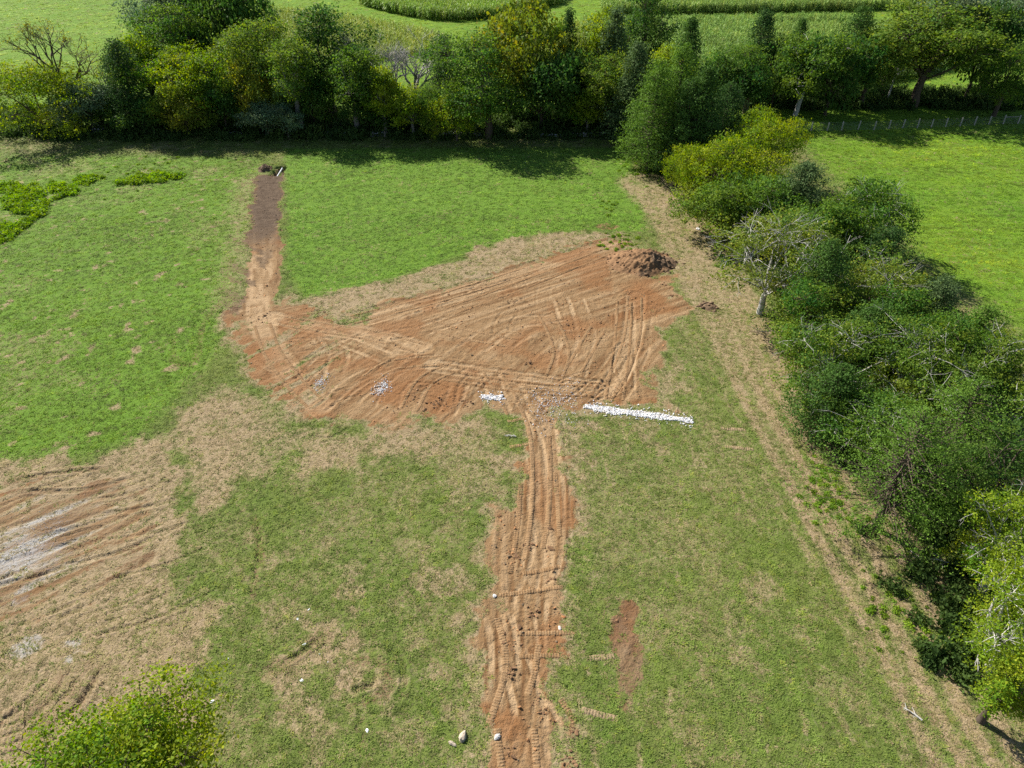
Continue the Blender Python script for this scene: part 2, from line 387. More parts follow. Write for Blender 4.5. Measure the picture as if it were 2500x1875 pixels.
TR = [scr((575,395),(568,480),(566,560),(560,640),(560,690),(590,760),(640,830),(682,872)), scr((590,390),(590,500),(585,600),(575,690)),
      scr((545,690),(560,600),(552,500)), scr((535,680),(548,600)), scr((600,690),(700,706),(800,722),(905,752)), scr((585,684),(680,712),(760,742),(840,775)),
      scr((760,692),(950,640),(1150,580),(1310,530)), scr((740,705),(960,648),(1150,600),(1330,545)), scr((860,700),(1000,655),(1140,610)), scr((900,720),(1050,665),(1200,610),(1350,560)),
      scr((930,790),(1090,812),(1240,830),(1312,836)), scr((960,805),(1120,832),(1280,842)), scr((1372,640),(1366,720),(1340,800),(1306,856)), scr((1392,660),(1380,760),(1330,862)),
      scr((1348,650),(1350,740),(1345,860)), scr((700,890),(760,830),(850,790),(960,780)), scr((720,900),(790,835),(880,800)), scr((830,885),(860,830),(920,795)), scr((880,890),(900,840),(950,800)),
      scr((960,900),(985,850),(1000,800)), scr((640,830),(700,770),(690,720)), scr((720,820),(730,760),(700,715)), scr((660,790),(760,740),(900,715)), scr((560,840),(650,800),(740,765)),
      scr((520,780),(580,820),(660,870)), scr((1060,800),(1075,860),(1120,900),(1150,960),(1165,1060),(1160,1150),(1150,1240),(1130,1330)), scr((1130,850),(1170,910),(1185,1000),(1190,1100),(1180,1200),(1150,1300),(1145,1420)),
      scr((1100,830),(1130,900),(1152,990),(1150,1100),(1140,1180)), scr((1190,900),(1200,980),(1205,1080),(1200,1200),(1185,1300)), scr((1075,1320),(1090,1420),(1080,1520),(1050,1590)), scr((1100,1400),(1140,1520),(1150,1660)),
      scr((1120,1320),(1130,1430),(1115,1540),(1090,1650)), scr((1180,1480),(1220,1520),(1240,1580)), scr((1230,880),(1300,820),(1360,740)), scr((1250,870),(1290,850),(1400,820)),
      scr((1210,640),(1230,720),(1215,800)), scr((1240,640),(1265,720),(1240,820)), scr((1000,760),(1090,700),(1200,690)), scr((1060,770),(1130,720),(1240,700)), scr((640,900),(700,930),(760,900))]
rs = np.random.RandomState(4)
for P, wd, am in ((scr((560,560),(556,640),(562,690),(592,760),(640,830),(690,876)), 1.5, .45), (scr((590,686),(700,708),(800,722),(910,752)), 1.3, .5), (scr((700,720),(800,742),(880,770)), 1.0, .3), (scr((760,692),(950,640),(1150,580),(1310,530)), 1.6, .25),
                  (scr((940,790),(1090,815),(1240,832),(1312,838)), 1.2, .35), (scr((1372,640),(1366,720),(1340,800),(1306,856)), 1.2, .3), (scr((1180,920),(1185,1000),(1180,1100),(1165,1250)), 1.0, .3), (scr((585,400),(580,500),(575,600)), 1.2, .1)):
    d, s_, arc = seg_dist(X, Y, P); m = sm(d + fl['mid'] * .4, wd, wd * .75); H = H - m * .035; tone = tone * (1 - m * .6) + m * am * (.6 + .8 * vnoise(arc / 2, d * 3, 63))
    e_ = np.exp(-((d - wd) / .16) ** 2); H = H + e_ * .045 * (.3 + vnoise(arc / 1.1, d * 0, 64)); tone = tone - e_ * .18
_d = TR[6][-1] - TR[6][0]; _d = _d / np.hypot(*_d); along = X * _d[0] + Y * _d[1]; across = -X * _d[1] + Y * _d[0]
st_up = fbm(along / 7, across / .34, 65, 3) - .5; _e = np.array([.55, .83]); st_lo = fbm((X * _e[0] + Y * _e[1]) / 4, (-X * _e[1] + Y * _e[0]) / .32, 66, 3) - .5; st_y = fbm(X / .3, Y / 7, 67, 3) - .5
wy = sm(Y, 55, 61); wt = np.maximum(fl['trail'], fl['back']); st_all = (st_up * wy + st_lo * (1 - wy)) * (1 - wt) + st_y * wt
tone = tone + st_all * 1.35; H = H + fl['clay'] * st_all * .09
for P in TR: stamp(P, gauge=rs.uniform(1.35, 1.9), wheel=rs.uniform(.24, .42), depth=rs.uniform(.02, .045), pale=rs.uniform(.3, .8))
for k in range(120):
    px = rs.uniform(520, 1430); py = rs.uniform(560, 900)
    c = ground_line([(px, py)])[0]
    if not inside(np.array([c[0]]), np.array([c[1]]), P_CLAY)[0]: continue
    a = rs.uniform(0, np.pi) if px > 1000 else rs.normal(.35, .5)
    L = rs.uniform(2, 6.5); cv = rs.normal(0, .16); t = np.linspace(-.5, .5, 7) * L; ang = a + cv * t
    P = np.stack([c[0] + np.cumsum(np.cos(ang)) * L / 7, c[1] + np.cumsum(np.sin(ang)) * L / 7], 1)
    stamp(P, gauge=rs.uniform(1.2, 1.8), wheel=rs.uniform(.18, .34), depth=rs.uniform(.012, .05), pale=rs.uniform(-.1, .35), both=rs.rand() < .5)
# scrapes on the left scar and in the lower left corner
for k in range(46):
    px = rs.uniform(-30, 350); py = rs.uniform(1040, 1340)
    c = ground_line([(px, py)])[0]; a = math.radians(rs.normal(38, 9)); L = rs.uniform(3, 8); t = np.linspace(-.5, .5, 6) * L
    P = np.stack([c[0] + np.cos(a + t * .03) * t, c[1] + np.sin(a + t * .03) * t], 1)
    stamp(P, wheel=rs.uniform(.25, .5), depth=rs.uniform(.015, .05), pale=rs.uniform(-.3, .25), both=False)
for P in (scr((0,1600),(80,1530),(140,1450)), scr((40,1610),(120,1540),(190,1440)), scr((90,1590),(170,1520),(215,1440)), scr((20,1040),(130,1020),(230,1012)), scr((30,1062),(180,1058),(290,1030)),
          scr((400,830),(425,770),(440,700),(480,650)), scr((375,735),(380,780),(420,790)), scr((545,1290),(560,1180),(545,1120)), scr((590,1440),(640,1420),(700,1370)), scr((750,1530),(830,1500),(830,1440),(760,1430))):
    stamp(P, wheel=.45, depth=.06, pale=.1, both=rs.rand() < .4)
    d, s, arc = seg_dist(X, Y, P); m = sm(d + fl['mid'] * .9, .7, .2); fl['clay'] = np.maximum(fl['clay'], m * .45); fl['dark'] = np.maximum(fl['dark'], m * .5)
# trench end at the far end of the back track
tx, ty = at(681, 416); q = np.maximum(np.abs(X - float(tx)) / .75, np.abs(Y - float(ty)) / 1.9)
trench = sm(q, 1.15, .8); H = H - trench * .8; fl['clay'] = np.maximum(fl['clay'], trench); fl['dark'] = np.maximum(fl['dark'], trench * 1.0)
# low windrow edges along the trail and a red cut face
d, s, arc = seg_dist(X, Y, P_TRAIL, True); H = H + .05 * np.exp(-(d / .35) ** 2) * sm(fl['mid'], -.2, .3) * (Y < 60)
redn = fbm(X / 3.1, Y / 3.1, 71, 3)
red = sm(redn, .52, .72) * .8
for (px, py, r) in ((860, 850, 60), (960, 860, 60), (1090, 1390, 30), (1055, 1560, 40), (1210, 1400, 25), (1330, 505, 25), (1395, 640, 50), (560, 770, 60), (740, 660, 30), (70, 1370, 40), (1380, 880, 30), (1100, 1570, 40)):
    cx, cy = at(px * K, py * K); rr = r * K / FPX * (cy * cP + CAM_H * sP)
    red = np.maximum(red, sm(np.hypot(X - cx, (Y - cy) / 1.3) / rr + fl['mid'], 1.1, .5))
cx, cy = at(1312 * K, 490 * K); m = sm(np.hypot((X - cx) / 1.6, (Y - cy) / .9) + fl['mid'], 1, .6); fl['clay'] = np.maximum(fl['clay'], m)
V = np.stack([X, Y, H], 1)
i = np.arange(nr - 1)[:, None] * nc; j = np.arange(nc - 1)[None]
Q = np.stack([i + j, i + j + 1, i + nc + j + 1, i + nc + j], -1).reshape(-1, 4)
colA = np.stack([fl['clay'], fl['dry'], fl['dark'], fl['gravel']], 1)
colB = np.stack([fl['lush'], np.clip(tone * .5 + .5, 0, 1), np.clip(red, 0, 1), np.maximum(fl['right'], fl['far'])], 1)

def ground_mat():
    m, nt = new_mat('field_ground'); L = nt.links.new
    geo = N(nt, 'ShaderNodeNewGeometry')
    def noise(scale, detail=3, vec=None, rough=.6):
        n = N(nt, 'ShaderNodeTexNoise'); n.inputs['Scale'].default_value = scale; n.inputs['Detail'].default_value = detail; n.inputs['Roughness'].default_value = rough
        L(vec or geo.outputs['Position'], n.inputs['Vector']); return n.outputs[0]
    def rng(v, a, b, c=0., d=1., smooth=False):
        n = N(nt, 'ShaderNodeMapRange'); n.inputs[1].default_value = a; n.inputs[2].default_value = b; n.inputs[3].default_value = c; n.inputs[4].default_value = d
        if smooth: n.interpolation_type = 'SMOOTHSTEP'
        L(v, n.inputs[0]); return n.outputs[0]
    def math_(op, a, b):
        n = N(nt, 'ShaderNodeMath', operation=op)
        for k, v in enumerate((a, b)):
            if isinstance(v, (int, float)): n.inputs[k].default_value = v
            else: L(v, n.inputs[k])
        return n.outputs[0]
    def mix(f, a, b):
        n = N(nt, 'ShaderNodeMix', data_type='RGBA')
        if isinstance(f, float): n.inputs[0].default_value = f
        else: L(f, n.inputs[0])
        for k, v in ((6, a), (7, b)):
            if isinstance(v, tuple): n.inputs[k].default_value = (*v, 1)
            else: L(v, n.inputs[k])
        return n.outputs[2]
    aA = N(nt, 'ShaderNodeAttribute', attribute_name='cover'); aB = N(nt, 'ShaderNodeAttribute', attribute_name='state')
    sA = N(nt, 'ShaderNodeSeparateColor'); L(aA.outputs['Color'], sA.inputs[0]); sB = N(nt, 'ShaderNodeSeparateColor'); L(aB.outputs['Color'], sB.inputs[0])
    clay, dry, dark, grav = sA.outputs[0], sA.outputs[1], sA.outputs[2], aA.outputs['Alpha']
    lush, tone_, red_, right = sB.outputs[0], sB.outputs[1], sB.outputs[2], aB.outputs['Alpha']
    n_f = noise(5.5, 4); n_m = noise(1.3, 4); n_b = noise(.16, 3); n_x = noise(16, 3)
    # grass
    g1 = mix(rng(n_m, .3, .7), (.086, .130, .024), (.125, .172, .032))
    g1 = mix(rng(n_b, .35, .65), g1, (.135, .165, .038))
    g2 = mix(rng(n_m, .3, .7), (.100, .190, .020), (.135, .235, .024))
    g = mix(lush, g1, g2)
    g = mix(math_('MULTIPLY', right, .8), g, mix(rng(n_b, .35, .65), (.105, .215, .014), (.150, .245, .015)))
    g = mix(rng(n_f, .4, .75, 0., .5), g, (.05, .075, .02))
    st = mix(rng(n_f, .3, .7), (.205, .150, .083), (.350, .266, .160))
    st = mix(rng(n_x, .5, .75, 0., .45), st, (0.336, 0.272, 0.176))
    dm = rng(math_('ADD', dry, math_('MULTIPLY', math_('SUBTRACT', n_f, .5), 1.1)), .12, .85, 0., 1., True)
    base = mix(dm, g, st)
    cl = mix(rng(n_m, .3, .7), (.205, .124, .058), (.275, .176, .090))
    cl = mix(rng(n_f, .45, .75, 0., .5), cl, (0.160, 0.095, 0.045))
    cl = mix(rng(tone_, .5, .85, 0., .9), cl, (.375, .255, .143))
    cl = mix(rng(tone_, .5, .2, 0., .8), cl, (.125, .058, .022))
    cl = mix(math_('MULTIPLY', red_, .75), cl, (.215, .098, .038))
    cl = mix(rng(n_x, .62, .78, 0., .35), cl, (0.368, 0.256, 0.160))
    dk = mix(rng(n_m, .3, .7), (0.068, 0.045, 0.029), (0.132, 0.092, 0.060))
    cl = mix(rng(math_('ADD', dark, math_('MULTIPLY', math_('SUBTRACT', n_m, .5), .7)), .15, .95), cl, dk)
    cm = rng(math_('ADD', clay, math_('MULTIPLY', math_('SUBTRACT', n_f, .5), .8)), .34, .60, 0., 1., True)
    base = mix(cm, base, cl)
    gm = rng(math_('ADD', grav, math_('MULTIPLY', math_('SUBTRACT', n_f, .5), .9)), .05, 1.0, 0., .85, True)
    base = mix(gm, base, mix(rng(n_x, .3, .7), (.26, .275, .29), (.46, .48, .50)))
    p = N(nt, 'ShaderNodeBsdfPrincipled'); p.inputs['Roughness'].default_value = .95; p.inputs['Specular IOR Level'].default_value = .12
    L(base, p.inputs['Base Color'])
    b = N(nt, 'ShaderNodeBump'); b.inputs['Strength'].default_value = .8; b.inputs['Distance'].default_value = .11
    L(math_('ADD', math_('MULTIPLY', n_f, 1.5), math_('MULTIPLY', n_x, .6)), b.inputs['Height']); L(b.outputs[0], p.inputs['Normal'])
    out = N(nt, 'ShaderNodeOutputMaterial'); L(p.outputs[0], out.inputs[0]); return m
M_GROUND = ground_mat()
ground = tag(link('ground', mesh_from('ground', V, Q, None, M_GROUND, {'cover': colA, 'state': colB}, True)), kind='structure')
HG = H.reshape(nr, nc)
def ground_z(x, y):
    """height of the built sheet at a world point"""
    x = np.asarray(x, float); y = np.asarray(y, float)
    r = np.clip(np.searchsorted(YS, y) - 1, 0, nr - 2); ty_ = np.clip((y - YS[r]) / (YS[r + 1] - YS[r]), 0, 1)
    u = x / (.572 * np.maximum(y, 5) + 16.7)
    c = np.clip(np.searchsorted(US, u) - 1, 0, nc - 2); tx_ = np.clip((u - US[c]) / (US[c + 1] - US[c]), 0, 1)
    return (HG[r, c] * (1 - tx_) + HG[r, c + 1] * tx_) * (1 - ty_) + (HG[r + 1, c] * (1 - tx_) + HG[r + 1, c + 1] * tx_) * ty_

# ------------------------------------------------------------------ scattering of what nobody could count
def hidden_collection(name, meshes):
    col = bpy.data.collections.new(name)
    for k, me in enumerate(meshes):
        o = bpy.data.objects.new('%s_%d' % (name, k), me); col.objects.link(o)
    return col
def scatter(name, P, scale, rot, tint, variants, label, cat):
    me = bpy.data.meshes.new(name); n = len(P)
    me.vertices.add(n); me.vertices.foreach_set('co', np.asarray(P, np.float32).ravel())
    a = me.attributes.new('size', 'FLOAT_VECTOR', 'POINT'); a.data.foreach_set('vector', np.asarray(scale, np.float32).ravel())
    a = me.attributes.new('turn', 'FLOAT_VECTOR', 'POINT'); a.data.foreach_set('vector', np.asarray(rot, np.float32).ravel())
    t = np.hstack([tint, np.ones((n, 1))]).astype(np.float32)
    a = me.attributes.new('tint', 'FLOAT_COLOR', 'POINT'); a.data.foreach_set('color', t.ravel())
    a = me.attributes.new('pick', 'INT', 'POINT'); a.data.foreach_set('value', np.random.RandomState(n).randint(0, len(variants), n).astype(np.int32))
    o = link(name, me); tag(o, label, cat, kind='stuff')
    col = hidden_collection(name + '_source', variants)
    ng = bpy.data.node_groups.new(name, 'GeometryNodeTree')
    ng.interface.new_socket('Geometry', in_out='INPUT', socket_type='NodeSocketGeometry'); ng.interface.new_socket('Geometry', in_out='OUTPUT', socket_type='NodeSocketGeometry')
    gi = ng.nodes.new('NodeGroupInput'); go = ng.nodes.new('NodeGroupOutput')
    ci = ng.nodes.new('GeometryNodeCollectionInfo'); ci.inputs['Collection'].default_value = col; ci.inputs['Separate Children'].default_value = True; ci.inputs['Reset Children'].default_value = True
    ip = ng.nodes.new('GeometryNodeInstanceOnPoints'); ip.inputs['Pick Instance'].default_value = True
    def attr(nm, ty):
        x = ng.nodes.new('GeometryNodeInputNamedAttribute'); x.data_type = ty; x.inputs['Name'].default_value = nm; return x.outputs['Attribute']
    e = ng.nodes.new('FunctionNodeEulerToRotation')
    Lk = ng.links.new
    Lk(gi.outputs[0], ip.inputs['Points']); Lk(ci.outputs[0], ip.inputs['Instance']); Lk(attr('pick', 'INT'), ip.inputs['Instance Index'])
    Lk(attr('turn', 'FLOAT_VECTOR'), e.inputs[0]); Lk(e.outputs[0], ip.inputs['Rotation']); Lk(attr('size', 'FLOAT_VECTOR'), ip.inputs['Scale'])
    Lk(ip.outputs[0], go.inputs[0])
    md = o.modifiers.new('scatter', 'NODES'); md.node_group = ng
    return o

def tuft_mesh(seed, blades=16, spread=.18, hgt=.075, wid=.017, lean=1.7):
    r = np.random.RandomState(seed); V = []; T = []; Qd = []
    for k in range(blades):
        a = r.uniform(0, 2 * np.pi); rad = spread * math.sqrt(r.rand()); b = np.array([rad * math.cos(a), rad * math.sin(a), -.015])
        d = r.uniform(0, 2 * np.pi); dirv = np.array([math.cos(d), math.sin(d), 0]); h = hgt * r.uniform(.55, 1.2); l = h * lean * r.uniform(.3, 1.3)
        side = np.array([-dirv[1], dirv[0], 0]) * wid * r.uniform(.7, 1.3)
        mid_ = b + dirv * l * .35 + np.array([0, 0, h * .65]); tip = b + dirv * l + np.array([0, 0, h * r.uniform(.7, 1.0)])
        n0 = len(V); V += [b - side, b + side, mid_ + side * .8, mid_ - side * .8, tip]
        Qd.append((n0, n0 + 1, n0 + 2, n0 + 3)); T.append((n0 + 3, n0 + 2, n0 + 4))
    return mesh_from('tuft', np.array(V), Qd, T, M_GRASS)
TUFTS = [tuft_mesh(k) for k in range(6)]

rg = np.random.RandomState(12)
def points_in(y0, y1, dens, umax=1.07):
    ys = np.linspace(y0, y1, 40); wv = .572 * ys + 16.7; area = np.trapezoid(2 * umax * wv, ys) if hasattr(np, 'trapezoid') else np.trapz(2 * umax * wv, ys)
    n = int(area * dens)
    y = rg.uniform(y0, y1, int(n * 1.7)); wmax = .572 * y1 + 16.7
    keep = rg.rand(len(y)) < (.572 * y + 16.7) / wmax; y = y[keep][:n]
    x = rg.uniform(-umax, umax, len(y)) * (.572 * y + 16.7); return x, y
gx, gy = [], []
for (a, b, dn) in ((15, 30, 24), (30, 45, 19), (45, 62, 15), (62, 85, 10), (85, 118, 6.0), (118, 165, 1.6), (165, 245, .7)):
    x, y = points_in(a, b, dn); gx.append(x); gy.append(y)
gx = np.concatenate(gx); gy = np.concatenate(gy)
fs = survey(gx, gy)
def jitter(n): return rg.rand(n)
p_live = 1 - sm(fs['clay'] + (jitter(len(gx)) - .5) * .55, .30, .55)
keep = (jitter(len(gx)) < p_live * (1 - .8 * fs['gravel'])) & (jitter(len(gx)) > .35 * fs['scar'])
gx, gy = gx[keep], gy[keep]; fs = {k: v[keep] for k, v in fs.items()}
n = len(gx); isdry = jitter(n) < np.clip(fs['dry'] * .95 + fs['mid'] * .3 - .04, 0, .93)
clump = fbm(gx / .8, gy / .8, 101, 2)[:, None]; patch = fbm(gx / 6, gy / 6, 103, 2)[:, None]; yel = jitter(n)[:, None]
lush = fs['lush'][:, None]; right = fs['right'][:, None]; lushl = fs['lush_l'][:, None]
near_g = np.array([.130, .215, .034]) * (1 - patch) + np.array([.178, .258, .040]) * patch
lush_g = np.array([.135, .275, .032]) * (1 - patch) + np.array([.175, .315, .036]) * patch
left_g = np.array([.122, .240, .018]) * (1 - patch) + np.array([.165, .285, .020]) * patch
right_g = np.array([.130, .280, .016]) * (1 - patch) + np.array([.180, .310, .018]) * patch
gcol = near_g * (1 - lush) + lush * (left_g * lushl + (1 - lushl) * (lush_g * (1 - right) + right_g * right))
mow = np.where(gx < -8, fbm((gx * .82 + gy * .57) / 9, (gy * .82 - gx * .57) / .55, 141, 2), fbm(gx / 9, gy / .6, 142, 2))[:, None]
_l = LANE[-1] - LANE[0]; _l = _l / np.hypot(*_l); mow2 = np.where(gx > 3, fbm((gx * _l[0] + gy * _l[1]) / 6, (-gx * _l[1] + gy * _l[0]) / .5, 143, 2), fbm((gx * .3 + gy * .95) / 4, (gx * .95 - gy * .3) / .6, 144, 2))[:, None]
pat10 = fbm(gx / 11, gy / 9, 145, 3)[:, None]; gcol = gcol * (1 + right * (pat10 - .5) * np.array([1.4, .7, .6]))
gcol = gcol * (.74 + .52 * clump) * (.85 + .3 * yel) * (1 + lush * (mow - .5) * 1.15 + (1 - lush) * (mow2 - .5) * .9)
farm = fs['far'][:, None] * (1 - right); gcol = gcol * (1 + farm * np.array([.45, .2, 0]))
gcol = np.where(yel > .93, gcol * np.array([1.5, 1.2, 1.0]), gcol)
straw = np.array([.255, .192, .100]) + (np.array([.45, .352, .205]) - np.array([.255, .192, .100])) * jitter(n)[:, None]
fr = np.clip(np.where(isdry, rg.uniform(.65, 1, n), rg.uniform(0, .22, n) + .25 * fs['dry']), 0, 1)[:, None]
tint = straw * (.75 + .5 * clump) * fr + gcol * (1 - fr)
far_s = 1 + .9 * sm(gy, 40, 118) + 2.2 * sm(gy, 118, 200)
vig = (.75 + .9 * clump[:, 0]) * (.7 + .6 * np.where(fs['lush'] > .5, mow[:, 0], mow2[:, 0]))
sxy = far_s * rg.uniform(.8, 1.3, n); sz = rg.uniform(.6, 1.25, n) * vig * np.where(isdry, .55, 1.0) * (1 + .35 * sm(gy, 60, 118))
scatter('grass', np.stack([gx, gy, ground_z(gx, gy)], 1), np.stack([sxy, sxy, sz], 1), np.stack([rg.normal(0, .1, n), rg.normal(0, .1, n), rg.uniform(0, 6.28, n)], 1),
        tint, TUFTS, 'short green and straw coloured grass over the whole field', 'grass')

# soil clods on the bare clay
def rock_mesh(seed, mat, flat=.7, sub=1, noise=.28, name='rock'):
    import bmesh
    bm = bmesh.new(); bmesh.ops.create_icosphere(bm, subdivisions=sub, radius=1.0); r = random.Random(seed)
    ox, oy, oz = (r.uniform(0, 50) for _ in range(3))
    for v in bm.verts:
        c = v.co; k = 1 + noise * (math.sin(c.x * 2.3 + ox) + math.sin(c.y * 2.9 + oy) + math.sin(c.z * 2.6 + oz)) / 1.6 + r.uniform(-.12, .12) * (noise / .28)
        v.co = Vector((c.x * k, c.y * k, c.z * k * flat))
    me = bpy.data.meshes.new(name); bm.to_mesh(me); bm.free(); me.materials.append(mat); return me
CLODS = [rock_mesh(k, M_CLOD, .75, 1, .35, 'clod') for k in range(5)]
cx, cy = points_in(15, 103, 8.0, .75)
fs = survey(cx, cy); n = len(cx)
w = sm(fs['clay'], .5, .9) * sm(fbm(cx / 1.8, cy / 1.8, 111, 3), .46, .66) * (.35 + .65 * (fs['trail'] > .3) + .3 * (cx > 5))
k = rg.rand(n) < w; cx, cy = cx[k], cy[k]; n = len(cx); dk = fs['dark'][k][:, None]; ty_ = rg.rand(n)[:, None]
ct = np.array([.40, .205, .092]) * (.55 + .6 * ty_) * (1 - dk) + dk * np.array([.15, .10, .065])
ct = np.where(rg.rand(n)[:, None] < .18, np.array([.20, .145, .09]), ct)
cs = .025 + .06 * rg.rand(n) ** 2.5 + .04 * (rg.rand(n) < .04)
ex = []; ey = []
for (px, py, rr, m) in ((1385,790,26,26),(1350,830,22,22),(1340,860,14,10),(1250,745,30,20),(1300,890,18,14),(1470,780,30,20),(1330,1000,24,14),(1140,985,14,22),(1070,990,30,30),(1010,960,26,20),(640,770,20,22),(770,755,24,30),(1600,745,14,12),(1620,690,10,8),(1640,720,8,8),
                        (1262,1355,14,16),(1345,1340,8,22),(1345,1290,7,14),(1290,1330,16,14),(1345,1420,14,14),(1300,1500,30,20),(1250,1570,14,10),(1250,1640,16,18),(1310,1710,16,12),(1330,1740,14,12),(1400,1790,10,14),(1390,1860,14,24),(1240,1840,20,14),(690,500,12,14),(690,560,10,10),(660,430,14,10)):
    x0, y0 = at(px, py); sc = rr / FPX * (float(y0) * cP + CAM_H * sP) * .6; ex.append(rg.normal(float(x0), sc, m)); ey.append(rg.normal(float(y0), sc, m))
ex, ey = np.concatenate(ex), np.concatenate(ey); m = len(ex); cx, cy = np.concatenate([cx, ex]), np.concatenate([cy, ey]); n = len(cx)
cs = np.concatenate([cs, .025 + .085 * rg.rand(m) ** 2]); ct = np.vstack([ct, np.array([.235, .135, .072]) * rg.uniform(.6, 1.15, (m, 1))])
scatter('soil_clods', np.stack([cx, cy, ground_z(cx, cy) + cs * .25], 1), np.stack([cs * rg.uniform(.8, 1.5, n), cs * rg.uniform(.8, 1.5, n), cs], 1),
        np.stack([rg.normal(0, .3, n), rg.normal(0, .3, n), rg.uniform(0, 6.28, n)], 1), ct, CLODS, 'loose red brown clods strewn over the bare clay', 'soil')
# ------------------------------------------------------------------ trees
def leaf_cards(r, P, Nrm, size, aspect=.62, jitter_=.9):
    """one small four-sided leaf spray per point; returns vertices and quads"""
    n = len(P)
    nv = Nrm + r.normal(0, jitter_, (n, 3)); nv /= np.linalg.norm(nv, axis=1, keepdims=True) + 1e-9
    a = r.normal(0, 1, (n, 3)); t = a - nv * np.sum(a * nv, 1, keepdims=True); t /= np.linalg.norm(t, axis=1, keepdims=True) + 1e-9
    b = np.cross(nv, t)
    s = (size * r.uniform(.5, 1.5, n))[:, None] * .5
    V = np.stack([P - t * s, P + b * s * aspect * 1.1 + t * s * .1, P + t * s, P - b * s * aspect + t * s * .15], 1).reshape(-1, 3)
    return V, np.arange(n * 4).reshape(-1, 4)
def unit(v): return v / (np.linalg.norm(v, axis=-1, keepdims=True) + 1e-9)

PAL = {  # leaf colours: dark, light, accent
    'bright': ((.140, .225, .018), (.245, .335, .024), (.330, .365, .030)),
    'green': ((.070, .145, .022), (.130, .225, .030), (.200, .280, .036)),
    'deep': ((.044, .100, .020), (.085, .160, .028), (.130, .205, .036)),
    'olive': ((.095, .170, .024), (.170, .250, .034), (.250, .285, .042)),
    'amber': ((.120, .170, .022), (.195, .225, .026), (.285, .255, .030)),
    'silver': ((.110, .175, .085), (.185, .260, .135), (.240, .310, .170)),
    'sparse': ((.130, .190, .028), (.225, .280, .040), (.320, .320, .060)),
    'cedar': ((.048, .108, .024), (.095, .178, .034), (.130, .210, .044)),
    'cedar_dark': ((.030, .072, .020), (.060, .120, .028), (.090, .150, .034)),
    'cedar_grey': ((.070, .120, .045), (.125, .185, .064), (.170, .215, .078)),
    'cedar_soft': ((.080, .165, .026), (.150, .255, .036), (.200, .290, .050)),
}
BARK = {'brown': (.10, .075, .055), 'grey': (.20, .18, .155), 'pale': (.42, .40, .36), 'white': (.46, .44, .40)}

def limb(b, p0, p1, r0, r1, r, sag=.12, segs=4, sides=5, col=(.1, .08, .06)):
    t = np.linspace(0, 1, segs + 1)[:, None]; d = np.asarray(p1) - np.asarray(p0); L = np.linalg.norm(d)
    off = np.array([r.normal(0, 1), r.normal(0, 1), abs(r.normal(0, .6)) + .3]) * L * sag
    P = p0 + d * t + off * (t * (1 - t)) * 2 + r.normal(0, .02 * L, (segs + 1, 3)) * (t * (1 - t)) * 3
    b.tube(P, r0 + (r1 - r0) * t[:, 0], sides, col); return P

